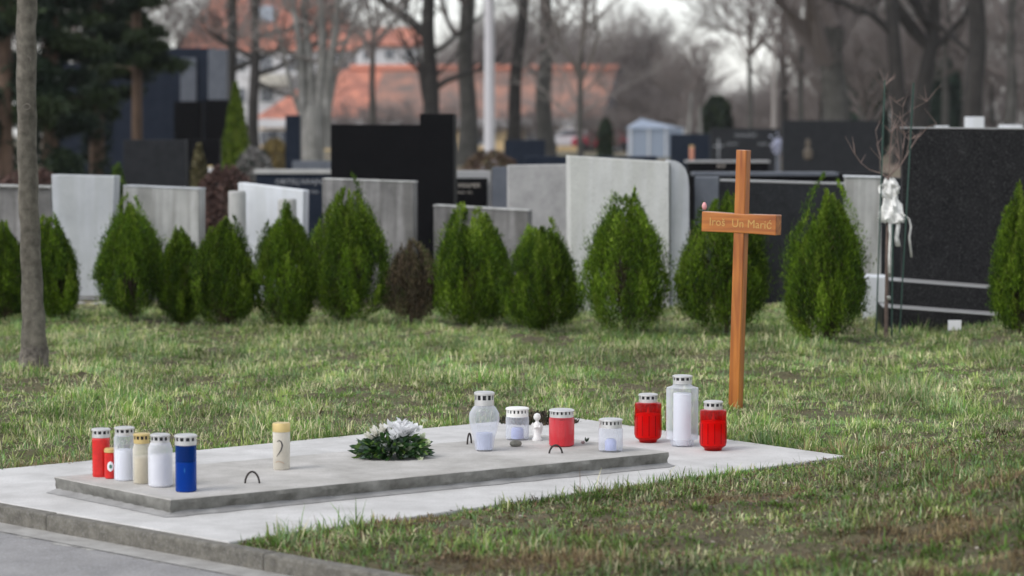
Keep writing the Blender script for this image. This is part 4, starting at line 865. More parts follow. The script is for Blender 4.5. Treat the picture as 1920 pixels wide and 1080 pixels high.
for i, (py, wpx) in enumerate(prof):
    cc = q2(1668 + (py - 335) * .06, py); rr_ = wpx / sc_at(YS) / 1.0 * .72
    for k in range(n):
        a = 2 * math.pi * k / n; q_ = rr_ * (1 + .28 * math.sin(5 * a + i * 1.7) + r_.gauss(0, .09)); vs.append(cc + Vector((q_ * math.cos(a), q_ * math.sin(a) * .8, r_.gauss(0, .004))))
for i in range(len(prof) - 1):
    for k in range(n): fs.append((i*n+k, (i+1)*n+k, (i+1)*n+(k+1) % n, i*n+(k+1) % n))
mb.add(vs, fs); mb.build('cloth', m_cloth, sp, smooth=True)
def ribbon(pts, wpx, name='cloth_strip'):
    mb = MB(); w_ = wpx / sc_at(YS) / 2; vs = []
    for i, (x, y) in enumerate(pts):
        q_ = q2(x, y, -.03 + .012 * math.sin(i * 1.9)); tw = math.sin(i * 1.1) * .5; d_ = Vector((math.cos(tw), math.sin(tw), 0)) * w_
        vs += [q_ - d_, q_ + Vector((0, -.006, 0)), q_ + d_]
    fs = []
    for i in range(len(pts) - 1): fs += [(3*i, 3*i+1, 3*i+4, 3*i+3), (3*i+1, 3*i+2, 3*i+5, 3*i+4)]
    mb.add(vs, fs); o = mb.build(name, m_cloth, sp, smooth=True); so_ = o.modifiers.new('s', 'SOLIDIFY'); so_.thickness = .002
ribbon([(1682, 405), (1684, 425), (1681, 445), (1684, 462)], 9); ribbon([(1668, 405), (1670, 440), (1668, 480), (1669, 520)], 7); ribbon([(1690, 400), (1704, 410), (1708, 425), (1705, 445), (1709, 482)], 3)
ribbon([(1656, 345), (1650, 352), (1652, 362), (1660, 372)], 9); ribbon([(1676, 345), (1684, 350), (1680, 362)], 9); ribbon([(1666, 555), (1667, 562)], 6)

# ------------------------------------------------------------------ hedges, heaps, conifers in the middle distance
m_fol = col_mat('dense_foliage', .7, .15)
def blob_plant(name, label, cat, px, Y, wpx, ytop, n, cols, seed, conical=False, leaf=.05, depth=1.0, group=None):
    r_ = rng(seed); c = at(px, 400, Y); c.z = 0; wd = wpx / sc_at(Y); h = at(px, ytop, Y).z
    t = thing(name, label, cat, c, 0, group); th = r_.uniform(0, 6.28, n); u = r_.uniform(0, 1, n) ** (.8 if conical else 1); rad = r_.uniform(.55, 1, n) ** .5
    env = (np.interp(u, [0, .12, .4, .8, 1], [.75, 1, .8, .35, .02]) if conical else np.interp(u, [0, .2, .6, .85, 1], [.85, 1, .95, .75, .25])) * (1 + .10 * np.sin(th * 4 + seed) + .09 * np.sin(th * 9 + u * 14))
    B = np.stack([np.cos(th) * rad * env * wd / 2, np.sin(th) * rad * env * wd / 2 * depth, u * h * (1 + .05 * np.sin(th * 5 + 2 * seed))], -1)
    D = r_.normal(0, 1, (n, 3)); D[:, 2] += 1.2 if conical else .5; D /= np.linalg.norm(D, axis=1)[:, None]; S = np.cross(D, r_.normal(0, 1, (n, 3))); S /= np.linalg.norm(S, axis=1)[:, None]
    l_ = (leaf * r_.uniform(.5, 1.3, n))[:, None]; w_ = l_ * .28
    V = np.stack([B - D * l_ / 2, B + S * w_, B + D * l_ / 2, B - S * w_], 1).reshape(-1, 3)
    cc = np.array(cols)[np.clip((r_.uniform(0, 1, n) * .7 + .3 * (.5 + .5 * np.sin(th * 7 + u * 9))) * len(cols), 0, len(cols) - 1).astype(int)] * r_.uniform(.7, 1.3, n)[:, None]
    np_obj('foliage', V, np.arange(n * 4).reshape(-1, 4), m_fol, t, np.repeat(cc, 4, 0))
    mb = MB(); mb.tube([(0, 0, -.05), (0, 0, h * .8)], [.03 * max(1, h), .01], 6)
    for k in range(8): a = k * 2.4; mb.tube([(0, 0, h * .1), (math.cos(a) * wd * .3, math.sin(a) * wd * .3 * depth, h * .6)], [.02, .005], 4)
    mb.build('stem', m_stem, t); return t
GRN = [(.03, .06, .012), (.06, .11, .015), (.09, .14, .02)]; YGR = [(.07, .12, .008), (.11, .17, .012), (.16, .21, .02)]; BRN = [(.07, .04, .035), (.11, .065, .055), (.15, .09, .075)]; DKG = [(.012, .024, .012), (.02, .038, .018), (.035, .055, .02)]
blob_plant('conifer', 'slim golden-green conical conifer beside the black tombs', 'conifer', 443, 44, 66, 166, 9000, YGR, 31, True, .10)
blob_plant('brown_hedge', 'reddish-brown leafless hedge left of the white slab', 'hedge', 420, 23, 120, 318, 9000, BRN, 32, False, .04, .6)
blob_plant('dry_shrub', 'dry olive shrub behind the brown hedge', 'shrub', 374, 26, 30, 278, 2500, [(.10, .09, .04), (.14, .12, .06)], 33, False, .05)
blob_plant('green_shrub', 'small bright green shrub behind the tall pale slab', 'shrub', 222, 22, 36, 316, 3000, GRN, 34, False, .04)
blob_plant('wreath_heap', 'grey heap of withered wreaths by the narrow blue pillar', 'heap', 478, 38, 80, 282, 4000, [(.16, .15, .14), (.25, .24, .23), (.05, .06, .05)], 35, False, .09, .7)
blob_plant('leaf_hedge', 'low brown hedge right of the tall black headstone', 'hedge', 918, 36, 130, 287, 8000, [(.10, .065, .05), (.15, .10, .075), (.12, .10, .04)], 36, False, .05, .6)
blob_plant('brown_hedge', 'long brown hedge strip at the left behind the thin trunk', 'hedge', 60, 24, 190, 322, 8000, BRN, 37, False, .04, .4)
blob_plant('dark_evergreen', 'dark evergreen bush under the bare trees left of the pale pole', 'bush', 1342, 135, 60, 185, 5000, DKG, 38, False, .35)
blob_plant('dark_evergreen', 'dark teal evergreen bush between the big trunk and the curved trunk', 'bush', 1618, 130, 90, 100, 7000, [(.015, .035, .022), (.025, .05, .032), (.04, .065, .045)], 39, False, .4)
blob_plant('dark_evergreen', 'dark evergreen bush between the two right-hand trunks', 'bush', 1768, 132, 60, 120, 5000, [(.015, .035, .022), (.025, .05, .032)], 40, False, .4)
blob_plant('dark_evergreen', 'dark evergreen crown behind the red-roofed low building', 'bush', 1190, 185, 110, 110, 6000, [(.03, .045, .035), (.045, .06, .045)], 41, False, .5)
blob_plant('round_bush', 'dark round bush in front of the low building gable', 'bush', 1135, 110, 30, 225, 1500, DKG, 42, False, .2)
blob_plant('brown_bush', 'orange-brown leaf heap by the yellow wall at left', 'bush', 515, 80, 50, 262, 2000, [(.22, .16, .05), (.16, .12, .05)], 43, False, .14)
blob_plant('ground_bush', 'dark ground bush under the evergreens above the tall pale slab', 'bush', 118, 40, 80, 285, 3000, DKG, 44, False, .1)

# big shaded evergreens at the left
m_pinebark = stone_mat('pine_bark', (0.08, 0.05, 0.035), (0.17, 0.11, 0.075), streak=.4, rough=.95, scale=3)
def pine(px, Y, wpx, low, high_z, n, label, seed, trunkpx=18, ivy=False):
    """tall evergreen: needle clumps hanging on whorls of boughs"""
    r_ = rng(seed); R1 = random.Random(seed); c = at(px, 400, Y); c.z = 0; wd = wpx / sc_at(Y) / 2; zl = at(px, low, Y).z
    t = thing('pine_tree', label, 'pine tree', c, 0, 'evergreens at the left')
    tr = trunkpx / sc_at(Y) / 2; mb = MB(); mb.tube([(0, 0, -.1), (tr * .3, 0, high_z * .3), (0, 0, high_z * .6), (0, 0, high_z)], [tr * 1.15, tr, tr * .7, .03], 12); mb.build('trunk', m_pinebark, t, smooth=True)
    V = []; Cc = []; mb = MB(); nb = 62
    for i in range(nb):
        z = zl + (high_z - zl) * (i / nb) ** 1.1 ; a = R1.uniform(0, 6.28); ln = wd * (1 - .75 * i / nb) * R1.uniform(.65, 1.1)
        dz = R1.uniform(-.25, .12) * ln; e_ = Vector((math.cos(a) * ln, math.sin(a) * ln, z + dz)); mb.tube([(0, 0, z), ((e_ * .5).x, (e_ * .5).y, z + .08 * ln), e_], [.05, .03, .01], 5)
        m_ = n // nb; s_ = np.sqrt(r_.uniform(.03, 1, m_)); B = np.stack([e_.x * s_, e_.y * s_, z + dz * s_ ** 2], -1) + r_.normal(0, 1, (m_, 3)) * np.array([.22, .22, .12]) * (wd / 2.2); V.append(B); Cc.append(np.tile(np.array(DKG[R1.randrange(3)]), (m_, 1)))
    if ivy:
        m_ = 2500; th = r_.uniform(0, 6.28, m_); V.append(np.stack([np.cos(th) * tr * 1.6, np.sin(th) * tr * 1.6, r_.uniform(0, high_z * .7, m_)], -1) + r_.normal(0, .06, (m_, 3))); Cc.append(np.tile(np.array(DKG[0]), (m_, 1)))
    mb.build('boughs', m_pinebark, t)
    B = np.concatenate(V); cc = np.concatenate(Cc); n = len(B); D = r_.normal(0, 1, (n, 3)); D[:, 2] -= .5; D /= np.linalg.norm(D, axis=1)[:, None]; S = np.cross(D, r_.normal(0, 1, (n, 3))); S /= np.linalg.norm(S, axis=1)[:, None]
    l_ = r_.uniform(.06, .16, n)[:, None]; w_ = l_ * .2; V = np.stack([B - D * l_, B + S * w_, B + D * l_, B - S * w_], 1).reshape(-1, 3)
    np_obj('needles', V, np.arange(n * 4).reshape(-1, 4), m_fol, t, np.repeat(cc * r_.uniform(.6, 1.4, n)[:, None], 4, 0)); return t
pine(10, 38, 260, 290, 9, 30000, 'dark evergreen at the left edge behind the thin trunk', 61, 26)
pine(95, 44, 240, 240, 10, 26000, 'dark evergreen just right of the thin trunk', 62, 30, True)
pine(182, 47, 190, 230, 10, 24000, 'ivy-covered evergreen left of the tall dark tombs', 63, 26, True)
pine(257, 46, 165, 130, 9, 20000, 'evergreen with a bare reddish trunk before the tall dark tombs', 64, 19)
pine(-90, 42, 260, 260, 10, 12000, 'dark evergreen mostly left of the view', 65, 26)
# ------------------------------------------------------------------ bare trees
RMIN[0] = 0.012
m_bdark = stone_mat('dark_wet_bark', (0.018, 0.016, 0.015), (0.045, 0.040, 0.036), streak=.3, rough=.95, scale=2)
m_bgrey = stone_mat('grey_green_bark', (0.05, 0.048, 0.043), (0.105, 0.10, 0.092), streak=.25, rough=.95, scale=2)
m_bpale = stone_mat('pale_plane_bark', (0.17, 0.165, 0.155), (0.34, 0.33, 0.31), streak=.3, rough=.9, scale=3)
m_tw = plain('twig_bark', (0.165, 0.14, 0.13), .9); m_twp = plain('pale_twig_bark', (0.21, 0.19, 0.175), .9)
GT = 'bare winter trees behind the graves'
def bare(px, Y, wpx, label, seed, mat, twm, lean=0.0, fork=4.5, limbs=5, low=2.0, hgt=11, nch=(6, 5, 4), spread=.8, pale=False, extra=(), curve=None):
    R1 = random.Random(seed); c = at(px, 400, Y); c.z = 0; r0 = wpx / sc_at(Y) / 2
    t = thing('bare_tree', label, 'tree', c, 0, GT)
    mb = MB(); pts = []; m_ = 10
    for i in range(m_ + 1):
        u = i / m_; z = -.1 + fork * 1.25 * u; cx_ = lean * z + (curve(z) if curve else .05 * math.sin(z * 1.3 + seed) * r0 * 4); pts.append(Vector((cx_, .1 * math.sin(z + seed), z)))
    rad = [r0 * (1.35 if i == 0 else 1.12 if i == 1 else 1 - .035 * i) for i in range(m_ + 1)]
    mb.tube(pts, rad, 14); tw = MB()
    for i in range(limbs):
        a = R1.uniform(0, 6.28); p = pts[-1] if i < 2 else pts[R1.randrange(7, 10)]; s_ = spread * (.35 if i < 2 else 1)
        d = Vector((math.cos(a) * s_ + (lean), math.sin(a) * s_, 1.0)); twigs(tw, p, d, (hgt - fork) * R1.uniform(.7, 1.0), r0 * R1.uniform(.45, .65), 0, R1, nch, sides=(8, 5, 3, 3))
    for (z, dx, dy, dz, ln, rr_) in extra:
        p = Vector(pts[min(m_, max(0, int((z + .1) / (fork * 1.25) * m_)))]); p.z = z; twigs(tw, p, (dx, dy, dz), ln, rr_, 0, R1, (6, 4, 3), sides=(8, 5, 3, 3))
    mb.build('trunk', mat, t, smooth=True); tw.build('branches', twm, t)
    return t
bare(436, 85, 24, 'dark straight tree trunk, left of the twin dark trunks', 71, m_bdark, m_bdark, fork=6, low=3, extra=((3.2, 1, 0, .35, 2.5, .12),))
bare(477, 82, 22, 'dark tree trunk right beside the other dark one, with side boughs', 72, m_bdark, m_bdark, lean=.01, fork=6, extra=((3.0, 1, .1, .2, 3.2, .1), (3.5, -1, 0, .5, 2, .1), (4.2, 1, 0, .25, 3, .08), (2.8, 1, -.3, -.1, 2.4, .06)))
t = bare(592, 62, 50, 'pale grey multi-stem plane tree left of the tall black headstone', 73, m_bpale, m_bpale, fork=1.5, limbs=0, nch=(5, 4, 3))
R1 = random.Random(5); tw = MB()
for x0, y0, x1, y1, rw in ((576, 235, 545, -20, 10), (580, 225, 572, -30, 11), (600, 220, 602, -30, 12), (612, 240, 632, -30, 11), (606, 230, 668, 20, 6), (574, 240, 512, 40, 5)):
    a = at(x0, y0, 62) - t.location; b_ = at(x1, y1, 62) - t.location; mm = [a.lerp(b_, f_) + Vector((.06 * math.sin(f_ * 5 + x1), .12 * f_ * math.sin(x1), 0)) for f_ in (0, .2, .4, .6, .8, 1)]
    mb = MB(); mb.tube([a - Vector((0, 0, .5))] + mm, [rw / 77 * 1.2] + [rw / 77 * (1 - .1 * i) for i in range(6)], 9); mb.build('stem', m_bpale, t, smooth=True)
    twigs(tw, mm[-1], b_ - a, 2.5, rw / 77 * .5, 0, R1, (6, 5, 3))
    for f_ in (2, 3, 4): twigs(tw, mm[f_], Vector((R1.choice((-1, 1)), R1.uniform(-.5, .5), .8)), 1.8, rw / 77 * .3, 1, R1, (6, 5, 4, 3))
tw.build('twigs', m_twp, t)
bare(806, 88, 34, 'dark forked tree with a long limb reaching left above the low roof', 74, m_bdark, m_bdark, fork=5.2, extra=((1.7, -1, .1, 1.3, 3.6, .14), (2.6, 1, 0, 1.1, 3, .12), (3.8, 1, .2, .6, 3, .1), (4.4, -1, .2, .6, 3, .1)))
bare(876, 92, 36, 'straight grey trunk left of the white pole', 75, m_bgrey, m_tw, fork=6.5, extra=((4.5, -1, 0, .6, 3, .1),))
bare(957, 90, 27, 'dark ivy-wrapped leaning trunk right of the white pole', 76, m_bdark, m_tw, lean=.075, fork=6, extra=((3.2, 1, 0, .8, 3, .09),))
bare(1022, 95, 34, 'grey-green trunk between the leaning dark trunk and the thin one', 77, m_bgrey, m_tw, fork=6, extra=((3, -1, 0, .7, 3, .09), (3.4, 1, 0, .8, 3, .08)))
bare(1088, 78, 13, 'thin young tree with low spreading boughs before the red roof end', 78, m_bgrey, m_twp, fork=3.2, limbs=6, hgt=8, extra=((1.55, -1, .1, .35, 2.0, .05), (1.9, -1, -.2, .8, 2.2, .04), (1.7, 1, .1, .9, 2, .04), (2.3, 1, 0, .8, 2, .04)))
bare(1290, 128, 9, 'left of two thin pale trunks behind the blue tent', 79, m_bpale, m_tw, lean=.04, fork=2.6, limbs=7, hgt=5.2, spread=1.0)
bare(1316, 130, 9, 'right of two thin pale trunks behind the blue tent', 80, m_bpale, m_tw, lean=-.06, fork=2.6, limbs=7, hgt=5, spread=1.0)
bare(1562, 98, 60, 'massive forked grey-brown trunk behind the large black headstone', 81, m_bgrey, m_tw, fork=4.2, limbs=7, hgt=12, extra=((2.2, -1, 0, .8, 3.4, .12), (4.0, 1, 0, .9, 4, .25), (4.0, -.7, 0, 1, 4, .25)))
bare(1690, 92, 34, 'dark tree curving up to the left just behind the sapling', 82, m_bdark, m_bdark, fork=5.5, curve=lambda z: -.09 * max(0, z - .8), extra=((4.6, -1, 0, .9, 3, .16),))
bare(1718, 96, 36, 'dark trunk leaning right between the curved tree and the thickest right one', 83, m_bdark, m_bdark, lean=.10, fork=5.0, extra=((4.3, 1, 0, .9, 3.4, .16), (4.6, -.6, 0, 1, 3, .14)))
bare(1822, 84, 42, 'thick dark straight trunk above the speckled headstone', 84, m_bdark, m_bdark, lean=.015, fork=6.5, extra=((3.6, -1, 0, .7, 3, .1),))
bare(1893, 120, 24, 'lighter grey trunk near the right edge', 85, m_bgrey, m_tw, fork=6)
bare(1770, 125, 16, 'thin grey trunk between the leaning and the thick dark ones', 86, m_bgrey, m_tw, fork=6, limbs=7)
bare(1405, 110, 12, 'thin twisting trunk left of the pale thin pole', 87, m_bgrey, m_tw, fork=4, limbs=6, hgt=8)
bare(1500, 112, 14, 'thin brown trunk left of the massive forked one', 88, m_bgrey, m_tw, fork=4, limbs=7, hgt=9)
bare(700, 100, 14, 'thin grey tree above the red roof left of the dark forked tree', 89, m_bgrey, m_tw, fork=4, limbs=7, hgt=9, nch=(7, 5, 4))
# wood behind: four kinds, copied
proto = []
for j, (fk, hg, mt) in enumerate(((3.0, 12, m_bgrey), (4.5, 14, m_bdark), (2.0, 10, m_bgrey), (3.6, 13, m_bgrey), (1.1, 8, m_bgrey))):
    R1 = random.Random(200 + j); t = thing('wood_tree', 'x', 'tree', (0, 0, 0), 0, 'trees of the distant wood'); mb = MB(); r0 = .22
    mb.tube([(0, 0, -.1), (.1, 0, fk * .5), (0, .1, fk), (.05, .1, fk * 1.6)], [r0 * 1.2, r0, r0 * .85, r0 * .5], 9); mb.build('trunk', mt, t, smooth=True); tw = MB()
    for i in range(13):
        a = i * 2.4 + R1.uniform(-.4, .4); z = R1.uniform(fk * .4, fk * 1.5); sp_ = R1.uniform(.5, 1.2); twigs(tw, (0, 0, z), (math.cos(a) * sp_, math.sin(a) * sp_, .8), (hg - z) * R1.uniform(.4, .6), .09, 0, R1, (7, 6, 5), sides=(5, 3, 3, 3))
    tw.build('branches', m_tw, t); proto.append(t)
R1 = random.Random(77); spots = []
for px in range(640, 1300, 44): spots.append((px + R1.uniform(-14, 14), R1.uniform(205, 250), 0))
for px in range(930, 1320, 40): spots.append((px + R1.uniform(-14, 14), R1.uniform(186, 200), 0))
for px in range(1190, 1330, 40): spots.append((px, R1.uniform(160, 175), 4))
for px in range(1338, 1500, 26): spots.append((px, R1.uniform(190, 225), 5))
for px in range(1325, 1500, 34): spots.append((px, R1.uniform(150, 168), 6))
for px in range(640, 1170, 66): spots.append((px + R1.uniform(-12, 12), R1.uniform(146, 158), 7))
for px in (905, 985, 1060, 1140, 1215): spots.append((px, R1.uniform(176, 184), 0))
for px in range(1530, 2160, 58): spots.append((px + R1.uniform(-14, 14), R1.uniform(140, 190), 0))
for px in range(1480, 2100, 75): spots.append((px + R1.uniform(-14, 14), R1.uniform(192, 230), 4))
for px in (1470, 1540, 1620, 1700, 1790, 1860, 1930): spots.append((px, R1.uniform(115, 138), 0))
for px in (2210, 2290, 2380, 2460, 2560, 2650, 2760, 2880): spots.append((px, R1.uniform(135, 185), 0))
for px in (-1000, -860, -720, -600, -500, -390, -260, -120, 60, 190, 290): spots.append((px, R1.uniform(85, 120), 0))
spots.sort(); used_p = set(); count = {}
ORD = 'first second third fourth fifth sixth seventh eighth ninth tenth eleventh twelfth thirteenth fourteenth fifteenth sixteenth seventeenth eighteenth nineteenth twentieth twenty-first twenty-second twenty-third twenty-fourth'.split()
for i, (px, Y, kd_) in enumerate(spots):
    p = at(px, 400, Y); gap = kd_ >= 5
    s_ = R1.uniform(.75, 1.1) * {5: .8, 6: .42, 7: .5}.get(kd_, 1)
    if (1230 < px < 1335 or 1500 <= px < 1560) and not gap: s_ *= .6
    zone = 'behind the evergreens' if px < 400 else 'above the low red roof' if px < 1100 else 'above the blue tent' if px < 1340 else 'around the massive forked trunk' if px < 1640 else 'behind the right-hand dark trunks'
    row = 'farther' if Y > 190 else 'middle' if Y > 138 else 'nearer'
    k_n = count[(zone, row)] = count.get((zone, row), 0) + 1
    lab = f'{ORD[k_n - 1]} from left of the {row} grey twiggy trees {zone}'
    ti = 4 if (kd_ == 4 or gap) else i % 4; t = proto[ti]
    if ti not in used_p:
        used_p.add(ti); t.location = (p.x, Y, 0); t.rotation_euler = (0, 0, R1.uniform(0, 6)); t.scale = (s_,) * 3; t['label'] = lab
    else: dup(t, (p.x, Y, 0), R1.uniform(0, 6), lab, (s_,) * 3)

# ------------------------------------------------------------------ poles
def pole(px, Y, w0, w1, ytop, label, mat, fixt=True):
    c = at(px, 400, Y); c.z = 0; h = at(px, ytop, Y).z; t = thing('tall_pole', label, 'pole', c); k = 1 / sc_at(Y)
    mb = MB(); mb.tube([(0, 0, -.1), (0, 0, h)], [w0 * k / 2, w1 * k / 2], 14); mb.build('shaft', mat, t, smooth=True)
    mb = MB(); mb.lathe([(w0 * k * .8, 0), (w0 * k * .8, .25), (w0 * k * .5, .3)], 14, cap0=True); mb.build('base', mat, t, smooth=True)
    if fixt: mb = MB(); mb.tube([(0, 0, h - .1), (-.2, 0, h + .2), (-.7, 0, h + .25)], [.04, .04, .05], 8); mb.build('lamp_arm', mat, t, smooth=True)
pole(918, 78, 22, 16, -260, 'tall white pole standing among the grey trunks', plain('white_painted_pole', (.52, .51, .53), .5))
pole(1450, 104, 10, 5, 60, 'thin pale pole in the gap of sky above the black headstones', plain('pale_wood_pole', (.36, .33, .31), .8), False)

# ------------------------------------------------------------------ houses
m_tile = stone_mat('red_roof_tiles', (0.25, 0.105, 0.08), (0.56, 0.22, 0.145), rough=.9, scale=1.1)
m_tile2 = stone_mat('weathered_roof_tiles', (0.13, 0.11, 0.10), (0.36, 0.18, 0.13), rough=.9, scale=.8)
m_tiler = plain('ridge_tiles', (.55, .22, .15), .9)
m_wallw = plain('white_render', (.62, .61, .62), .9, var=.06, scale=.6); m_wally = plain('yellow_render', (.62, .45, .24), .9, var=.08, scale=.6); m_gab = plain('blue_grey_boards', (.42, .48, .56), .8); m_dkwood = plain('dark_barge_board', (.03, .03, .04), .8)
m_glass = plain('window_glass', (.08, .09, .11), .15); m_frame = plain('white_window_frame', (.7, .7, .7), .6)
def window(parent, c, w_, h_, off, yd=-1):
    mb = MB(); x, y, z = c - parent.location
    mb.box(x - w_/2, x + w_/2, y - .06, y + .02, z - h_/2, z + h_/2); f_ = mb.build('window', m_frame, parent)
    mb = MB(); mb.box(x - w_*.40, x - w_*.03, y - .075, y - .05, z - h_*.42, z + h_*.42); mb.box(x + w_*.03, x + w_*.40, y - .075, y - .05, z - h_*.42, z + h_*.42); mb.build('pane', m_glass, f_)
def quad_slab(parent, name, mat, pts, th=.15):
    p = [Vector(q_) - parent.location for q_ in pts]; n_ = (p[1] - p[0]).cross(p[2] - p[0]).normalized(); mb = MB(); mb.prism(p, -n_ * th); return mb.build(name, mat, parent)
Yh = 170; h0 = at(810, 400, Yh); h0.z = 0
hs1 = thing('low_house', 'long low house with weathered red tiled roof and yellow walls', 'house', h0)
eL = at(478, 243, Yh - 1); eM = at(600, 222, Yh); eR = at(1132, 222, Yh); rL = at(640, 140, Yh + 5); rR = at(1160, 128, Yh + 5); bR = at(1196, 228, Yh + 10); bL = at(520, 228, Yh + 10)
eM2 = at(478, 222, Yh); 
e0 = Vector((eM2.x, Yh - .5, at(0, 222, Yh).z)); e1 = Vector((eR.x, Yh - .5, e0.z)); r0_ = Vector((at(615, 130, Yh + 5).x, Yh + 5, at(0, 130, Yh + 5).z)); r1 = Vector((rR.x, Yh + 5, r0_.z)); b0 = Vector((e0.x + .5, Yh + 10.5, e0.z)); b1 = Vector((bR.x, Yh + 10.5, e0.z))
xm = at(690, 200, Yh).x
quad_slab(hs1, 'roof', m_tile2, [Vector((xm, e0.y, e0.z)), e1, r1, Vector((at(720, 200, Yh + 5).x, r0_.y, r0_.z))])
quad_slab(hs1, 'roof', m_tile, [e0, Vector((xm - .02, e0.y, e0.z)), Vector((at(720, 200, Yh + 5).x - .02, r0_.y, r0_.z)), r0_])
quad_slab(hs1, 'roof', m_tile, [e0 - Vector((.02, 0, 0)), r0_ - Vector((.02, 0, 0)), b0]); quad_slab(hs1, 'roof', m_tile2, [b1, b0, r0_, r1])
mb = MB(); mb.tube([r0_ - hs1.location + Vector((1.5, 0, .05)), r1 - hs1.location + Vector((0, 0, .05))], .28, 8); mb.build('ridge', m_tiler, hs1, smooth=True)
mb = MB(); x0 = e0.x - h0.x + .3; x1 = e1.x - h0.x - .2; mb.box(x0, x1, -.1, 10.2, -.1, e0.z - .25); mb.build('wall', m_wally, hs1)
mb = MB(); mb.box(x0, x1, -.55, -.4, e0.z - .62, e0.z - .02); mb.build('fascia', m_wallw, hs1)
gx = e1.x - h0.x; mb = MB(); mb.add([(gx - .15, -.1, -.1), (b1.x - h0.x - .3, 10.2, -.1), (b1.x - h0.x - .3, 10.2, e0.z - .2), (r1.x - h0.x - .25, 5, r1.z - .3), (gx - .15, -.1, e0.z - .2)], [(0, 1, 2, 3, 4)]); o = mb.build('gable', m_gab, hs1); sm_ = o.modifiers.new('s', 'SOLIDIFY'); sm_.thickness = .2
mb = MB(); mb.tube([r1 - hs1.location, b1 - hs1.location + Vector((.1, 0, 0))], .3, 4); mb.tube([r1 - hs1.location, e1 - hs1.location], .12, 4); mb.build('barge_board', m_dkwood, hs1)
for px in (500, 525, 550, 650, 760, 905, 1000, 1065, 1110): window(hs1, at(px, 258, Yh - .1), 1.0, 1.0, 0)
Yb = 228; h0 = at(560, 400, Yb); h0.z = 0; hs2 = thing('white_house', 'large white house with steep red tiled roof behind the bare trees', 'house', h0)
zt = at(0, 92, Yb).z; xL = at(345, 0, Yb).x; xR = at(660, 0, Yb).x
mb = MB(); mb.box(xL - h0.x, xR - h0.x, 0, 12, -.1, zt); mb.build('wall', m_wallw, hs2)
A = Vector((xL - .6, Yb - .6, zt - .1)); B_ = Vector((xR + .6, Yb - .6, zt - .1)); zr = at(0, -70, Yb + 6).z; Cc_ = Vector((xR - 3.5, Yb + 6, zr)); D_ = Vector((at(425, 0, Yb).x, Yb + 6, zr)); A2 = Vector((xL - .6, Yb + 12.6, zt - .1)); B2 = Vector((xR + .6, Yb + 12.6, zt - .1))
quad_slab(hs2, 'roof', m_tile, [A, B_, Cc_, D_]); quad_slab(hs2, 'roof', m_tile, [A - Vector((.02, 0, 0)), D_ - Vector((.02, 0, 0)), A2]); quad_slab(hs2, 'roof', m_tile, [B_ + Vector((.02, 0, 0)), B2, Cc_ + Vector((.02, 0, 0))]); quad_slab(hs2, 'roof', m_tile, [B2, A2, D_, Cc_])
mb = MB(); dc = (at(500, 30, Yb + 2.2)) - h0; mb.box(dc.x - .8, dc.x + .8, -.4 + 1.6, 4.5, dc.z - .5, dc.z + .9); mb.build('dormer', m_gab, hs2)
for px in (395, 450, 500, 552, 640):
    for py in (120, 178, 235): window(hs2, at(px, py, Yb), 1.2, 1.5, 0)
mb = MB(); mb.box(at(505, 0, Yb).x - h0.x - 1.5, at(505, 0, Yb).x - h0.x + 2, -1.2, 0, at(0, 160, Yb).z, at(0, 140, Yb).z); mb.build('balcony', plain('cream_render', (.55, .52, .45), .9), hs2)
h1 = at(725, 400, 215); h1.z = 0; hs3 = thing('white_annex', 'small white flat-fronted house just right of the large white one', 'house', h1); zt = at(0, 84, 215).z; xL = at(668, 0, 215).x - h1.x; xR = at(784, 0, 215).x - h1.x
mb = MB(); mb.box(xL, xR, 0, 6, -.1, zt); mb.build('wall', m_wallw, hs3); mb = MB(); mb.prism([(xL - .3, -.4, zt), (xR + .3, -.4, zt), (xR + .3, 3, zt + 1.6), (xL - .3, 3, zt + 1.6)], Vector((0, .1, -.2))); mb.build('roof', m_tile, hs3)
for px in (690, 730, 768):
    for py in (102, 128): window(hs3, at(px, py, 215), .9, .9, 0)

# blue tent, two parked cars
Yt = 120; h0 = at(1232, 400, Yt); h0.z = 0; tn = thing('market_tent', 'pale blue plastic-covered stall tent behind the headstones', 'tent', h0); m_tent = clear_mat('pale_blue_sheet', (.7, .8, .95), (.34, .40, .50), .8, .5)
w2 = 50 / 40; ht = at(0, 240, Yt).z; pk = at(0, 222, Yt).z
mb = MB(); mb.add([(-w2, 0, 0), (w2, 0, 0), (w2, 0, ht), (-w2, 0, ht), (-w2, 3, 0), (w2, 3, 0), (w2, 3, ht), (-w2, 3, ht)], [(0, 1, 2, 3), (1, 5, 6, 2), (5, 4, 7, 6), (4, 0, 3, 7)]); mb.build('side_sheet', m_tent, tn)
mb = MB(); mb.add([(-w2 - .1, -.1, ht), (w2 + .1, -.1, ht), (w2 + .1, 3.1, ht), (-w2 - .1, 3.1, ht), (-w2 * .55, 1.5, pk), (w2 * .3, 1.5, ht + .12)], [(0, 1, 5, 4), (1, 2, 5), (2, 3, 4, 5), (3, 0, 4)]); mb.build('roof_sheet', m_tent, tn)
for x in (-w2, -.4, .4, w2):
    mb = MB(); mb.tube([(x, -.03, 0), (x, -.03, ht)], .035, 6); mb.build('post', m_frame, tn)
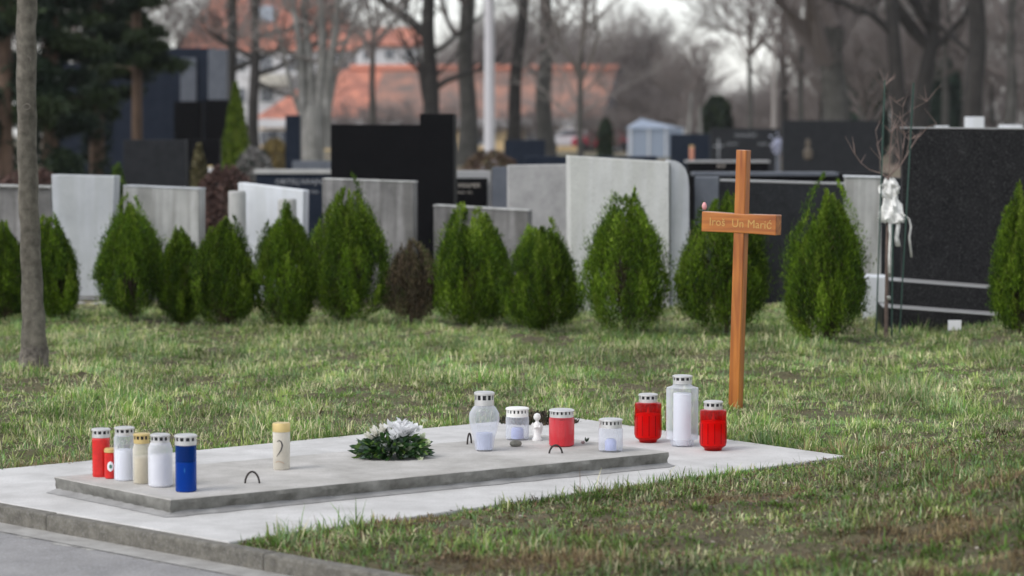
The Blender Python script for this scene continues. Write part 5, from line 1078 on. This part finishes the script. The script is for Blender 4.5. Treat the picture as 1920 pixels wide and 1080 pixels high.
def car(px, Y, label, col, rz):
    c = at(px, 400, Y); c.z = 0; t = thing('parked_car', label, 'car', c, rz, 'cars parked by the low house'); m_b = plain('car_paint', col, .25)
    side = [(-2.0, .35), (-2.05, .65), (-1.9, .85), (-1.1, .95), (-.6, 1.38), (.7, 1.42), (1.3, 1.05), (1.95, .95), (2.05, .7), (2.0, .35)]
    mb = MB(); mb.prism([Vector((x, -.82, z)) for x, z in side[::-1]], Vector((0, 1.64, 0))); mb.build('body', m_b, t, bevel=.08)
    for y in (-.825, .805):
        mb = MB(); mb.prism([Vector((x, y, z)) for x, z in ((1.05, 1.0), (.62, 1.32), (-.52, 1.30), (-.95, .98))], Vector((0, .02, 0))); mb.build('side_window', m_glass, t)
    for x in (-1.3, 1.3):
        for y in (-.84, .64):
            mb = MB(); Mx = Matrix.Translation((x, y + .1, .32)) @ Matrix.Rotation(R(90), 4, 'X'); b2 = MB(); b2.lathe([(.14, -.1), (.32, -.1), (.32, .1), (.14, .1)], 18, cap0=True, cap1=True); mb.add([Mx @ Vector(v_) for v_ in b2.v], b2.f); mb.build('wheel', m_vent, t)
    mb = MB(); mb.box(-2.07, -2.0, -.7, -.45, .6, .75); mb.box(-2.07, -2.0, .45, .7, .6, .75); mb.build('headlight', m_wax, t)
car(1068, 160, 'white parked car before the low house', (.75, .76, .78), R(12)); car(1135, 158, 'dark red parked car beside the white one', (.38, .03, .06), R(-8))

# ------------------------------------------------------------------ winter haze
m_hz = bpy.data.materials.new('haze_air'); m_hz.use_nodes = True; nt = m_hz.node_tree; nt.nodes.clear()
ou = nt.nodes.new('ShaderNodeOutputMaterial'); pv = nt.nodes.new('ShaderNodeVolumePrincipled'); pv.inputs['Color'].default_value = (.92, .93, .96, 1); pv.inputs['Density'].default_value = 0.00022; pv.inputs['Anisotropy'].default_value = 0.2
nt.links.new(pv.outputs[0], ou.inputs['Volume'])
mb = MB(); mb.box(-1000, 1000, -80, 1500, -1.3, 22); hz_o = mb.build('haze', m_hz); stuff(hz_o, 'thin pale winter haze in front of the far trees', 'haze')
